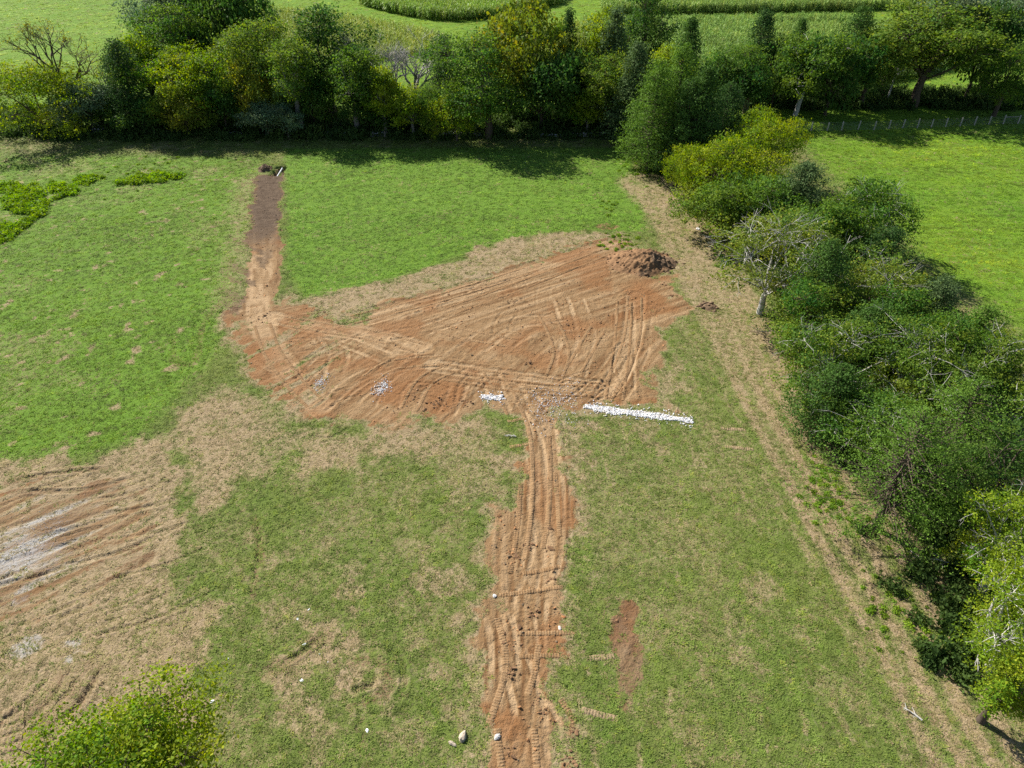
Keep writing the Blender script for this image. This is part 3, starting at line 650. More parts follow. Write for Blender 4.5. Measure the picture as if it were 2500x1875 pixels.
def broadleaf(seed, h, rad, pal, leaf, nleaf, bark='brown', low=.16, lobes=9, twig=0.0, lean=(0, 0), open_=0.0):
    """crown of leafy sprays on a limbed trunk; twig: share of bare pale twigs that stick out"""
    r = np.random.RandomState(seed); tb = Build(); bc = np.array(BARK[bark])
    ctr_z = h * (low + 1) / 2; rz = h * (1 - low) / 2
    lobes = max(7, int(lobes * 1.45))
    LC = []; LR = []
    for k in range(lobes):
        for _ in range(12):
            d = unit(r.normal(0, 1, 3)); d[2] = d[2] * .9 + .12
            q = r.uniform(.45, .78); c = np.array([d[0] * rad * q, d[1] * rad * q, ctr_z + d[2] * rz * q])
            if all(np.linalg.norm((c - o) / np.array([rad, rad, rz])) > .33 for o in LC): break
        LC.append(c); LR.append(r.uniform(.27, .47))
    LC.append(np.array([r.normal(0, .1) * rad, r.normal(0, .1) * rad, ctr_z + rz * .62])); LR.append(.38)
    fork = np.array([lean[0] * .4, lean[1] * .4, h * (low + .16)])
    r0 = .022 * h + .05
    limb(tb, np.array([0, 0, -.25]), fork, r0 * 1.25, r0 * .8, r, .04, 5, 7, bc * .9)
    PL, NL, CL = [], [], []
    dark, light, acc = (np.array(c) for c in PAL[pal])
    w = np.array(LR) ** 2; w /= w.sum()
    for c, lr, wk in zip(LC, LR, w):
        c = c + np.array([lean[0], lean[1], 0]) * (c[2] / h)
        start = fork * r.uniform(.75, 1.0)
        limb(tb, start, c, r0 * .42, r0 * .12, r, .12, 5, 5, bc * r.uniform(.85, 1.15))
        ncl = int(max(6, nleaf * wk / 34)); tone_l = r.uniform(0, 1); lob_h = 1 + r.normal(0, .12) * np.array([1.4, .5, .2])
        for q in range(ncl):
            d = unit(r.normal(0, 1, 3) + np.array([0, 0, .2])); f = r.uniform(.5, 1.08)
            cp = c + d * np.array([lr * rad, lr * rad, lr * rz]) * f * r.uniform(.8, 1.15)
            cp[2] = max(cp[2], .35)
            bare = r.rand() < twig
            if q % 3 == 0 or bare:
                e = cp + (d * lr * rad * .45 if bare else 0)
                st_ = c + (cp - c) * r.uniform(.0, .45) + r.normal(0, .12, 3) * lr * rad
                P = limb(tb, st_, e, r0 * .11, r0 * (.045 if bare else .03), r, .16, 3, 4, bc * r.uniform(.8, 1.15))
                if bare:
                    for z in range(3): limb(tb, P[-2], P[-2] + unit(d + r.normal(0, .6, 3)) * lr * rad * r.uniform(.3, .6), r0 * .055, r0 * .02, r, .14, 2, 3, bc * r.uniform(.8, 1.1))
                    if r.rand() < .5: continue
            if r.rand() < open_: continue
            m = r.randint(24, 44); cr = leaf * r.uniform(1.1, 1.9)
            off = r.normal(0, 1, (m, 3)) * np.array([cr, cr, cr * .62])
            PL.append(cp + off); NL.append(np.tile(d * .5 + np.array([0, 0, .8]), (m, 1)))
            tc = np.clip(.6 * tone_l + .4 * r.rand() + r.normal(0, .14, m), 0, 1)[:, None]
            cc = (dark + (light - dark) * tc) * (1 + r.normal(0, .09) * np.array([1.3, .5, -.6])) * lob_h
            a = (r.rand(m) < (.10 if r.rand() < .3 else .02))[:, None]; CL.append(np.where(a, acc, cc) * r.uniform(.85, 1.15, (m, 1)))
    P = np.vstack(PL)
    hz = np.percentile(P[:, 2], 98.5); ax = np.outer(P[:, 2] / h, lean); rr_ = np.percentile(np.hypot(*(P[:, :2] - ax).T), 93)
    k_ = np.array([rad / rr_, rad / rr_, h / hz]); P = (P - np.hstack([ax, ax[:, :1] * 0])) * k_ + np.hstack([ax, ax[:, :1] * 0])
    tb.v = [v * k_ for v in tb.v]
    V, Qd = leaf_cards(r, P, np.vstack(NL), leaf)
    fb = Build(); fb.add(V, Qd, None, np.repeat(np.vstack(CL), 4, 0)); return tb, fb, M_LEAF

def cedar(seed, h, rad, pal, leaf, nleaf, bark='brown', power=.75, low=.04, lean=(0, 0), feather=1.0):
    r = np.random.RandomState(seed); tb = Build(); bc = np.array(BARK[bark])
    r0 = .02 * h + .05; limb(tb, np.array([0, 0, -.25]), np.array([0, 0, h * .96]), r0 * 1.2, .02, r, .01, 7, 6, bc)
    ns = int(nleaf / 26); PL, NL, CL = [], [], []; dark, light, acc = (np.array(c) for c in PAL[pal])
    bulge = r.uniform(0, 6.28, 5); amp = r.uniform(.06, .2, 5)
    for k in range(ns):
        t = 1 - (1 - r.rand()) ** .62 if False else r.beta(1.05, 1.35)
        z = h * (low + (1 - low) * t); a = r.uniform(0, 2 * np.pi)
        env = rad * (1 - t) ** power * min(1, .55 + t * 3.0) + .12
        env *= 1 + sum(amp[q] * math.sin((q + 1) * a + bulge[q] + t * 4 * (q - 1)) for q in range(5)) * .8
        L = env * r.uniform(.62, 1.08) ; up = r.uniform(.05, .5) * (1 if t < .7 else 1.8)
        d = np.array([math.cos(a), math.sin(a), up]); ln = min(L, max(.6, rad * .42) * r.uniform(.7, 1.2)) * feather
        m = r.randint(18, 34); s = r.rand(m) ** .8
        tip = np.array([0, 0, z]) + np.array([d[0], d[1], 0]) * L + np.array([0, 0, up * ln * .6])
        base = tip - unit(d) * ln
        wv = leaf * (1.0 + 1.4 * (1 - s))
        P = base + (tip - base) * s[:, None] + r.normal(0, 1, (m, 3)) * wv[:, None] * np.array([1, 1, .7]) * .8
        P[:, 2] = np.maximum(P[:, 2], .05)
        if k % 4 == 0: limb(tb, np.array([0, 0, max(.2, z - .3)]), base + (tip - base) * .6, r0 * .18, r0 * .05, r, .05, 2, 4, bc)
        PL.append(P); NL.append(np.tile(unit(d) * .4 + np.array([0, 0, .6]), (m, 1)))
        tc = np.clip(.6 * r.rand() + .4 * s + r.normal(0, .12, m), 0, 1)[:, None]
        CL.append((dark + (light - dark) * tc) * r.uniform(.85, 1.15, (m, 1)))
    P = np.vstack(PL); P[:, :2] += np.outer(P[:, 2] / h, lean)
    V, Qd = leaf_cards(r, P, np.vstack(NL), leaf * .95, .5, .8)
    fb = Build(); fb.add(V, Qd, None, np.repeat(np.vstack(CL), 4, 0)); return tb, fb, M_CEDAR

def bare(seed, h, rad, bark='grey', lean=(0, 0), forks=3, depth=5, thick=1.0, leafy=0.0, pal='amber', leaf=.3):
    r = np.random.RandomState(seed); tb = Build(); bc = np.array(BARK[bark]); tips = []
    def grow(p, d, L, rr, k):
        e = p + d * L; limb(tb, p, e, rr, rr * .66, r, .06, 3, 5 if k > 2 else 3, bc * r.uniform(.85, 1.15))
        if k == 0: tips.append(e); return
        for q in range(r.randint(2, 4) if k < depth else forks):
            nd = unit(d + r.normal(0, .55, 3) * np.array([1, 1, .55]) + np.array([0, 0, .12])); grow(e - d * L * r.uniform(0, .25), nd, L * r.uniform(.62, .86), rr * .6, k - 1)
    d0 = unit(np.array([lean[0], lean[1], h]))
    grow(np.array([0, 0, -.2]), d0, h * .30, (.016 * h + .04) * thick, depth)
    T = np.array(tips); fb = Build()
    ax = np.array([lean[0], lean[1]]) / h; rr_ = np.percentile(np.hypot(*(T[:, :2] - np.outer(T[:, 2], ax)).T), 90); k_ = np.array([rad / rr_, rad / rr_, h / T[:, 2].max()])
    def fit(v): sh = np.hstack([np.outer(v[:, 2], ax), np.zeros((len(v), 1))]); return (v - sh) * k_ + sh * np.array([k_[2], k_[2], 1])
    tb.v = [fit(v) for v in tb.v]; T = fit(T)
    n = max(30, int(len(T) * leafy * 10))
    idx = r.randint(0, len(T), n); P = T[idx] + r.normal(0, leaf, (n, 3)); dark, light, acc = (np.array(c) for c in PAL[pal])
    V, Qd = leaf_cards(r, P, np.tile([0, 0, .6], (n, 1)), leaf); fb.add(V, Qd, None, np.repeat(dark + (acc - dark) * r.rand(n, 1), 4, 0))
    return tb, fb, M_LEAF

tree_no = [0]
def tree(kind, cx, top, base, hw, pal, label, group, **kw):
    """cx,top: pixel of the crown's top; base: pixel row of its foot; hw: half width of the crown in pixels"""
    tree_no[0] += 1; seed = 100 + tree_no[0] * 7 + kw.pop('seed', 0)
    dens = kw.pop('dens', 1.0)
    h = height_between(base, top)
    x, y = at(cx, top, h); x, y = float(x), float(y)
    ppm = px_per_m(x, y, h * .5); rad = hw * 1024 / 2500 / ppm * (1.0 if kind == 'bare' else 1.35 if (kind == 'cedar' and y > 95) else 1.25 if y > 105 else 1.12 if pal == 'bright' else 1.42 if y < 95 and y > 18 else 1.14)
    if kind == 'broad' and y > 105 and 'low' in kw: kw['low'] *= .7
    far_ = y > 82 and kind != 'bare' and 'lean' not in kw
    key = (kind, pal, bool(kw.get('low', .16) > .2), kw.get('bark', 'brown'), 'a' if rad > .42 * h else ('b' if rad > .3 * h else 'c'), kw.get('twig', 0))
    if far_ and key in LIB:
        tm, fm, h0, rad0 = LIB[key]
    else:
        leaf = max(.165 if y < 18 else .12, (1.85 if y > 85 else 2.1) / ppm)
        area = 4.2 * (rad * rad + .6 * rad * h); n = area / (leaf * leaf * .45) * 1.9 * dens
        if kind == 'bare': tb, fb, mat = bare(seed, h, rad, leaf=leaf * .8, pal=pal, **kw)
        elif kind == 'cedar': tb, fb, mat = cedar(seed, h, rad, pal, leaf * .95, int(np.clip(n * 1.1, 5000, 19000)), **kw)
        else: tb, fb, mat = broadleaf(seed, h, rad, pal, leaf, int(np.clip(n, 6000, 52000 if y < 18 else 18500)), **kw)
        tm, fm, h0, rad0 = tb.mesh('trunk', M_BARK, True), fb.mesh('crown', mat), h, rad
        if far_: LIB[key] = (tm, fm, h0, rad0)
    name = {'bare': 'bare_tree', 'cedar': 'cedar_tree', 'broad': 'broadleaf_tree', 'shrub': 'shrub'}[kind]
    e = link(name, None, None, (x, y, float(ground_z(x, y))), (0, 0, (seed * .77) % 6.28 if far_ else 0)); tag(e, label, 'shrub' if kind == 'shrub' else 'tree', group)
    e.scale = (rad / rad0, rad / rad0, h / h0)
    link('stem' if kind == 'shrub' else 'trunk', tm, e); link('foliage' if kind == 'shrub' else 'crown', fm, e)
    TREES.append((label, round(x, 1), round(y, 1), round(h, 1), round(rad, 1), len(fm.polygons))); return e
TREES = []; LIB = {}
G1, G2, G3 = 'trees of the far treeline', 'trees of the hedgerow', 'trees beyond the far treeline'
B, CE, BA, SH = 'broad', 'cedar', 'bare', 'shrub'
# far treeline, left to right
tree(BA, 95, 38, 300, 120, 'amber', 'tall almost leafless tree leaning left above the bright shrub at the left edge', G1, bark='brown', lean=(-3.2, 0), forks=4, depth=6, thick=1.5, leafy=.25)
tree(BA, 222, 120, 300, 40, 'olive', 'short bare snag between the leaning bare tree and the dark cedar', G1, bark='brown', depth=4, leafy=.3)
tree(B, 55, 165, 328, 118, 'bright', 'bright yellow-green bushy tree at the left edge of the far treeline', G1, low=.05, lobes=8)
tree(B, 190, 205, 322, 58, 'silver', 'small silvery green tree below the left bare tree', G1, low=.2, lobes=6)
tree(CE, 275, 98, 318, 66, 'cedar_dark', 'very dark rounded cedar at the left of the far treeline', G1, power=.5)
tree(B, 220, 215, 305, 60, 'deep', 'low dark tree squeezed between silvery tree and dark cedar', G1, low=.08)
tree(B, 335, 235, 325, 60, 'deep', 'low dark green tree right of the dark left cedar', G1, low=.08)
tree(B, 330, 90, 285, 60, 'bright', 'yellow-green treetop rising behind the dark left cedar', G1, low=.3)
tree(B, 435, 120, 305, 100, 'bright', 'broad yellow-green tree with lit left side, right of the dark cedar', G1, low=.3, lobes=10)
tree(B, 430, 220, 332, 68, 'amber', 'low yellowish tree at the wall below the broad yellow-green tree', G1, low=.12)
tree(B, 525, 190, 315, 58, 'deep', 'dark shaded tree right of the low yellowish tree', G1, low=.06)
tree(B, 440, 18, 262, 92, 'green', 'round green treetop standing behind the broad yellow-green tree', G3, low=.25)
tree(B, 350, -30, 235, 62, 'silver', 'pale grey-green willowy tree at the edge of the far meadow', G3, low=.1)
tree(B, 520, -60, 225, 95, 'deep', 'large dark tree cut by the top edge, beside the far meadow', G3, low=.1)
tree(B, 600, -20, 212, 55, 'deep', 'dark tree with a long shadow at the top edge left of the corn', G3, low=.1)
tree(B, 615, 55, 292, 78, 'olive', 'rounded olive green treetop in the back row left of the slender trunk', G1, low=.25)
tree(B, 590, 150, 318, 62, 'amber', 'yellowish tree with thin limbs left of the slender trunk', G1, low=.25)
tree(B, 700, 105, 328, 52, 'olive', 'slender tree with a tall pale trunk above the silvery shrubs', G1, low=.4, bark='grey')
tree(B, 640, 250, 334, 48, 'silver', 'silvery bush at the wall, left one of two below the slender tree', G1, low=.08, lobes=6)
tree(B, 690, 258, 336, 42, 'silver', 'silvery bush at the wall, right one of two below the slender tree', G1, low=.08, lobes=6)
tree(B, 775, 18, 290, 80, 'deep', 'tall feathery dark green tree in the back row left of the grey dead trees', G1, low=.1)
tree(B, 750, 190, 312, 60, 'deep', 'dark tree behind the slender pale trunk', G1, low=.06)
tree(B, 850, 120, 325, 66, 'green', 'green tree on several leaning thin stems left of the grey dead trees', G1, low=.42, bark='grey')
tree(BA, 900, 62, 285, 95, 'silver', 'left grey dead tree with a haze of fine twigs', G1, bark='pale', depth=6, forks=5, thick=1.3)
tree(BA, 1000, 66, 285, 95, 'silver', 'right grey dead tree with a haze of fine twigs', G1, bark='pale', depth=6, forks=5, thick=1.3)
tree(BA, 945, 85, 290, 90, 'silver', 'middle grey dead tree with forked white limbs', G1, bark='white', depth=6, forks=4, thick=1.4)
tree(B, 900, 205, 318, 55, 'deep', 'dark low tree behind the small yellow-green pair', G1, low=.06)
tree(B, 925, 168, 334, 42, 'bright', 'small upright yellow-green tree at the wall, left of a pair', G1, low=.32, bark='grey')
tree(B, 1000, 216, 336, 50, 'bright', 'small round yellow-green tree at the wall, right of a pair', G1, low=.3, bark='grey')
tree(B, 960, 270, 320, 50, 'deep', 'shaded bush filling the gap between the small yellow-green pair', G1, low=.05)
tree(CE, 1080, 90, 300, 55, 'cedar_grey', 'grey-green cedar between the dead trees and the big bright tree', G1)
tree(B, 1062, 210, 334, 48, 'green', 'low green bush left of the big bright drooping tree', G1, low=.1)
tree(B, 1190, 92, 340, 108, 'green', 'big bright green tree with drooping sprays in the middle of the far treeline', G1, low=.06, lobes=12)
tree(B, 1110, 225, 345, 60, 'bright', 'bright drooping bush at the left foot of the big bright tree', G1, low=.05)
tree(B, 1275, 10, 285, 105, 'amber', 'tallest tree of the far treeline with amber yellow top', G1, low=.2, lobes=12)
tree(B, 1325, 150, 318, 82, 'deep', 'dark shaded tree right of the big bright tree', G1, low=.05)
tree(B, 1400, 130, 312, 62, 'deep', 'dark tree behind the small lit sapling', G1, low=.05)
tree(CE, 1392, 22, 285, 32, 'cedar_dark', 'narrow dark spire just right of the amber tree', G1)
tree(BA, 1428, 40, 290, 24, 'olive', 'thin grey snag right of the narrow dark spire', G1, bark='grey', depth=4, leafy=.3)
tree(B, 1440, 224, 330, 40, 'bright', 'small lit sapling standing before the dark gap', G1, low=.25, bark='grey')
tree(B, 1475, 30, 285, 46, 'bright', 'yellow-green treetop left of the pointed grey cedar', G1, low=.3)
tree(CE, 1508, 26, 300, 66, 'cedar_grey', 'tall pointed grey-green cedar near the treeline corner', G1)
tree(B, 1500, 140, 325, 62, 'olive', 'yellow-tinged tree before the pointed grey cedar', G1, low=.28)
tree(B, 1585, -20, 262, 50, 'deep', 'dark glossy upright tree standing alone against the corn', G3, low=.05)
tree(CE, 1560, 108, 345, 70, 'cedar_grey', 'spreading grey-green cedar at the treeline corner', G1, power=.65)
tree(CE, 1690, 45, 300, 66, 'cedar', 'tall pointed green cedar left of the fence field', G1)
tree(B, 1640, 120, 340, 52, 'bright', 'yellow-green tree wedged between the corner cedars', G1, low=.15)
tree(CE, 1612, 150, 415, 72, 'cedar_soft', 'large cedar reaching out over the field corner, left one', G1, power=.55)
tree(CE, 1695, 195, 425, 82, 'cedar', 'large cedar at the field corner, middle one of three', G1, power=.55)
tree(CE, 1672, 110, 400, 74, 'cedar_soft', 'tallest of the big corner cedars, standing behind the left one', G1, power=.5)
tree(CE, 1735, 165, 425, 74, 'cedar', 'big corner cedar just above the yellow-green hedgerow trees', G1, power=.5)
tree(CE, 1785, 205, 400, 66, 'cedar_dark', 'large dark cedar at the field corner, right one beside the pasture', G1, power=.5)
tree(B, 1795, 150, 290, 62, 'deep', 'dark leafy tree at the left end of the pasture edge', G1, low=.06)
tree(B, 1850, 115, 278, 72, 'green', 'green tree at the pasture edge left of the pale trunk', G1, low=.1)
tree(CE, 1872, 25, 245, 52, 'cedar_dark', 'dark pointed cedar against the corn left of the pale trunk tree', G3, power=.55)
tree(CE, 1962, 48, 240, 44, 'cedar', 'middle cedar of three against the corn behind the pasture', G3)
tree(B, 1915, 105, 262, 55, 'deep', 'shaded tree behind the pale trunk tree', G1, low=.06)
tree(B, 1985, 92, 283, 78, 'green', 'tree with a bare pale leaning trunk at the pasture edge', G1, low=.3, bark='pale', lean=(1.2, 0))
tree(B, 2062, 95, 283, 76, 'deep', 'dense dark tree right of the pale trunk tree', G1, low=.03)
tree(CE, 2110, 22, 245, 76, 'cedar', 'broad cedar against the corn above the dense dark tree', G3, power=.6)
tree(B, 2150, 90, 262, 58, 'olive', 'olive topped tree left of the white limbed tree', G1, low=.1)
tree(BA, 2225, 55, 255, 55, 'olive', 'tree with bare white limbs left of the big olive tree', G1, bark='white', depth=5, leafy=.8)
tree(B, 2310, 15, 262, 118, 'olive', 'big rounded olive green tree on a short trunk at the pasture edge', G1, low=.12, lobes=12)
tree(CE, 2200, 60, 240, 40, 'cedar_dark', 'small dark cedar behind the white limbed tree', G3)
tree(B, 2330, -40, 232, 70, 'silver', 'pale treetop cut by the top edge behind the big olive tree', G3, low=.2)
tree(B, 2440, 15, 245, 75, 'deep', 'dark tree near the top right corner', G1, low=.05)
tree(B, 2495, 110, 285, 62, 'green', 'leafy green tree at the right edge above the fence', G1, low=.15)
tree(B, 2490, -30, 230, 70, 'silver', 'pale greyish tree in the top right corner', G3, low=.1)
# hedgerow running down the right side
tree(B, 1880, 285, 445, 78, 'bright', 'yellow-green tree beside the end post of the fence', G2, low=.05)
tree(B, 1800, 340, 500, 112, 'bright', 'widest yellow-green tree at the upper end of the hedgerow', G2, low=.05, lobes=11)
tree(B, 1700, 360, 480, 62, 'bright', 'yellow-green tree nearest the field corner, left of the widest one', G2, low=.05)
tree(B, 1870, 440, 590, 74, 'green', 'fresh green tree filling the hedgerow beside the grey cedar', G2, low=.05)
tree(B, 2045, 500, 680, 78, 'green', 'mid green tree between the grey cedar and the white limbed tree', G2, low=.05)
tree(B, 2000, 705, 880, 72, 'olive', 'fresh green tree at the lane just below the tall dark cedar', G2, low=.05)
tree(B, 2235, 725, 900, 84, 'green', 'mid green tree between two cedars halfway down the hedgerow', G2, low=.05)
tree(B, 2370, 800, 985, 88, 'green', 'mid green tree left of the bright cedar near the right edge', G2, low=.05)
tree(SH, 1770, 470, 575, 82, 'olive', 'low green-yellow shrub below the yellow-green trees', G2, low=.03)
tree(CE, 1975, 400, 595, 92, 'cedar_grey', 'grey-green cedar with pale twigs below the yellow-green trees', G2, power=.6)
tree(B, 2140, 455, 640, 92, 'green', 'leafy tree with white limbs on the pasture side of the grey cedar', G2, low=.08, bark='white', twig=0.05)
tree(B, 1910, 545, 765, 112, 'sparse', 'thin yellowish tree with white branches leaning over the lane', G2, low=.1, bark='white', twig=0.14, open_=.22)
tree(CE, 2180, 560, 740, 92, 'cedar_dark', 'dark cedar on the pasture side of the hedgerow', G2, power=.55)
tree(CE, 2035, 590, 825, 84, 'cedar', 'tall dark green cedar beside the thin yellowish tree', G2, power=.55)
tree(B, 2200, 645, 820, 100, 'sparse', 'yellow-green tree with whitish limbs behind the tall cedar', G2, low=.1, bark='pale', twig=0.09, open_=.1)
tree(CE, 2310, 685, 860, 82, 'cedar_grey', 'grey-green cedar on the pasture side halfway down the hedgerow', G2, power=.55)
tree(CE, 2150, 745, 930, 82, 'cedar', 'green cedar in the middle of the hedgerow', G2, power=.5)
tree(CE, 2420, 755, 950, 86, 'cedar_soft', 'bright green cedar on the pasture side near the right edge', G2, power=.55)
tree(B, 2075, 800, 985, 108, 'olive', 'olive green tree leaning over the lane halfway down', G2, low=.06, bark='pale', twig=0.04)
tree(B, 2270, 830, 1020, 118, 'olive', 'broad olive tree with pale limbs in the middle of the hedgerow', G2, low=.08, bark='pale', twig=0.06)
tree(B, 2480, 850, 1040, 92, 'olive', 'olive tree with white limbs at the right edge', G2, low=.08, bark='white', twig=0.07)
tree(CE, 2060, 900, 1065, 82, 'cedar', 'low dark cedar at the lane edge below the olive tree', G2, power=.45)
tree(B, 2180, 980, 1130, 88, 'green', 'leafy shrub with pale dead twigs at the lane edge', G2, low=.04, bark='pale', twig=0.05)
tree(CE, 2400, 930, 1180, 150, 'cedar_soft', 'large bright feathery cedar near the right edge', G2, power=.55)
tree(CE, 2265, 1010, 1290, 165, 'cedar_soft', 'largest feathery cedar shading the lane on a dark trunk', G2, power=.5, low=.16)
tree(B, 2530, 1060, 1300, 110, 'deep', 'dark leafy tree at the right edge behind the dead branches', G2, low=.06)
tree(B, 2535, 1225, 1440, 92, 'bright', 'bright leafy tree with dead white branches at the right edge', G2, low=.06, bark='white', twig=0.14)
tree(B, 2590, 1400, 1640, 112, 'bright', 'bright bushy tree cut by the right edge below the dead branches', G2, low=.04, bark='white', twig=0.05)
tree(SH, 2520, 1600, 1760, 56, 'bright', 'lowest yellow-green shrub at the right edge', G2, low=.02)
tree(B, 205, 1915, 2095, 262, 'bright', 'lone bright green tree cut by the bottom left corner', None, low=.2, lobes=18, dens=1.3)
# ------------------------------------------------------------------ cleated track prints pressed into the soil (pieces of the ground)
def px_line(pts, n=6):
    p = np.array(pts, float); x, y = at(p[:, 0], p[:, 1]); P = np.stack([x, y], 1)
    return smooth_line(P, n) if len(P) > 2 else np.stack([np.linspace(P[0][k], P[1][k], 12) for k in (0, 1)], 1)
def tread(P, width=.42, pitch=.17, bar=.03, tone_v=.68, clay_v=1.0, red_v=.2, dry_v=.5):
    s = np.concatenate([[0], np.cumsum(np.hypot(*np.diff(P, axis=0).T))]); L = s[-1]; step = pitch / 4
    t = np.arange(0, L, step); x = np.interp(t, s, P[:, 0]); y = np.interp(t, s, P[:, 1]); x += .05 * (vnoise(t / 1.3, t * 0, 3) - .5)
    dx = np.gradient(x); dy = np.gradient(y); q = np.hypot(dx, dy) + 1e-9; nx, ny = -dy / q, dx / q
    off = np.array([-.5, -.42, -.14, .14, .42, .5]) * width; prof = np.array([-1, .75, 1, .95, .8, -1])
    ph = (np.arange(len(t)) % 4); up = np.where((ph == 1) | (ph == 2), 1.0, 0.0)
    live = sm(vnoise(t / .9, t * 0 + width, 8), .18, .45)
    X_ = x[:, None] + nx[:, None] * off; Y_ = y[:, None] + ny[:, None] * off
    z = ground_z(X_, Y_) + np.where(prof[None] < 0, -.03, .006 + prof[None] * (.004 + bar * up[:, None] * live[:, None]))
    n = len(t); V = np.stack([X_, Y_, z], -1).reshape(-1, 3); i = np.arange(n - 1)[:, None] * 6; j = np.arange(5)[None]
    Q = np.stack([i + j, i + j + 1, i + 6 + j + 1, i + 6 + j], -1).reshape(-1, 4)
    c = np.tile([clay_v, dry_v, 0, 0], (len(V), 1)); tv = np.repeat(tone_v - .2 * (1 - up), 6)
    st = np.stack([np.zeros(len(V)), tv, np.full(len(V), red_v), np.zeros(len(V))], 1)
    link('track_print', mesh_from('track_print', V, Q, None, M_GROUND, {'cover': c, 'state': st}), ground)
def pair(pts, gauge=1.45, **kw):
    P = px_line(pts); d = np.gradient(P, axis=0); d /= np.hypot(d[:, 0], d[:, 1])[:, None] + 1e-9; nrm = np.stack([-d[:, 1], d[:, 0]], 1)
    for s in (-.5, .5): tread(P + nrm * gauge * s, **kw)
for pts in ([(1276,1403),(1367,1385)], [(1220,1455),(1375,1435)], [(1262,1548),(1406,1546)], [(1269,1604),(1367,1602)], [(1215,1510),(1233,1590),(1229,1662),(1190,1780)],
            [(1316,1575),(1305,1644),(1287,1698)], [(1370,1709),(1406,1767)], [(1258,965),(1291,1052),(1300,1150),(1296,1260),(1280,1370)], [(1341,1063),(1343,1153),(1338,1262),(1325,1340)],
            [(1357,1153),(1363,1262),(1367,1312)], [(1305,1780),(1312,1880)], [(1215,1780),(1225,1880)], [(1272,1180),(1262,1300),(1245,1400)], [(1240,1030),(1285,1022)], [(1245,1092),(1300,1083)]):
    tread(px_line(pts), width=rs.uniform(.32, .45), tone_v=rs.uniform(.62, .8))
for pts in ([(1421,1734),(1511,1756)], [(1440,1608),(1500,1602)], [(1770,1090),(1840,1098)], [(1760,1045),(1820,1050)]):
    tread(px_line(pts), tone_v=.5, clay_v=.36, dry_v=1.0, red_v=0)
for pts in ([(1062,898),(1250,925),(1480,948)], [(1085,915),(1270,945),(1450,955)], [(1550,724),(1544,815),(1514,905),(1470,975)], [(1525,735),(1520,830),(1500,975)], [(690,782),(800,800),(910,818),(1030,850)],
            [(640,790),(665,860),(720,935),(770,985)], [(1240,835),(1130,815),(1040,790)], [(900,925),(960,890),(1080,880)], [(1000,1000),(1040,930),(1120,890)], [(1200,905),(1260,1010)], [(1400,905),(1460,800)],
            [(1330,760),(1370,850),(1350,930)], [(860,780),(1080,725),(1290,660)], [(1100,760),(1290,690),(1480,615)]):
    pair(pts, width=rs.uniform(.28, .36), bar=.018, tone_v=rs.uniform(.52, .72), pitch=.22)
for k in range(5): tread(px_line([(-10, 1750 + 22 * k), (60, 1722 + 24 * k)]), width=.5, bar=.06, tone_v=.3, pitch=.3, clay_v=.38, dry_v=1.0, red_v=0)

# ------------------------------------------------------------------ soil heaps
def heap(name, px, py, rx, ry, h, label, dark_side, base_col, seed, n=110):
    x0, y0 = (float(v) for v in at(px, py)); r = np.linspace(-1.15, 1.15, n); A, Bq = np.meshgrid(r, r)
    q = np.hypot(A, Bq) + .22 * (fbm(A * 2 + seed, Bq * 2, seed, 2) - .5)
    prof = sm(q, 1.02, .18); wx = A * rx; wy = Bq * ry
    lump = (fbm(wx / .9, wy / .9, seed + 1, 3) - .5) * .7 + (fbm(wx / .3, wy / .3, seed + 2, 2) - .5) * .32
    z = h * prof * (.72 + .5 * fbm(A * 1.6 + 7, Bq * 1.6, seed + 3, 2)) + lump * np.minimum(prof * 2.5, 1) * min(1, h * .8) - .06 * (1 - prof)
    z = z + ground_z(wx + x0, wy + y0) - ground_z(x0, y0)
    V = np.stack([wx, wy, z], -1).reshape(-1, 3); i = np.arange(n - 1)[:, None] * n; j = np.arange(n - 1)[None]
    Q = np.stack([i + j, i + j + 1, i + n + j + 1, i + n + j], -1).reshape(-1, 4); Q = Q[(q.ravel()[Q] < 1.12).all(1)]
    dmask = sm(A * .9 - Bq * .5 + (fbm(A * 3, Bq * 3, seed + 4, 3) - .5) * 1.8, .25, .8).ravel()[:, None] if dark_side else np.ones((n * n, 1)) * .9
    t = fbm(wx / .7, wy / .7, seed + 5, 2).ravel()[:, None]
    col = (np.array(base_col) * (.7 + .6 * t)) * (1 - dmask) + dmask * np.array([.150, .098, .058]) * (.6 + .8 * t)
    e = link(name, None, None, (x0, y0, float(ground_z(x0, y0)))); tag(e, label, 'soil heap')
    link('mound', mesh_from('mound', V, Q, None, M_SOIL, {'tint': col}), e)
    b = Build(); rr = np.random.RandomState(seed); zz = z.ravel(); base = np.array([[v.co.x, v.co.y, v.co.z] for v in CLODS[0].vertices]); tri = np.array([list(p.vertices) for p in CLODS[0].polygons])
    for k in range(int(60 * rx)):
        m = rr.randint(0, n * n)
        if q.ravel()[m] > 1.05: continue
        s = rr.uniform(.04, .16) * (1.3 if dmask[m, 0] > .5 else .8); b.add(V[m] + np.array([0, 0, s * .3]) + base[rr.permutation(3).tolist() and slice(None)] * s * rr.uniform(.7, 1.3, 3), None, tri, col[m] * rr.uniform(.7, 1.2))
    c = link('clods', b.mesh('clods', M_SOIL), e); c['kind'] = 'stuff'; return e
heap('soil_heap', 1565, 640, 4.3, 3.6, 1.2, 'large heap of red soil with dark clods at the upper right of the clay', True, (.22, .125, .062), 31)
heap('soil_heap', 647, 413, 1.0, 1.5, .55, 'small dark heap of dug soil left of the white pipe', False, (.12, .09, .06), 41, 60)
heap('soil_heap', 1730, 748, 1.1, 1.0, .35, 'small brown heap of soil between clay and hedgerow lane', False, (.16, .11, .075), 51, 50)

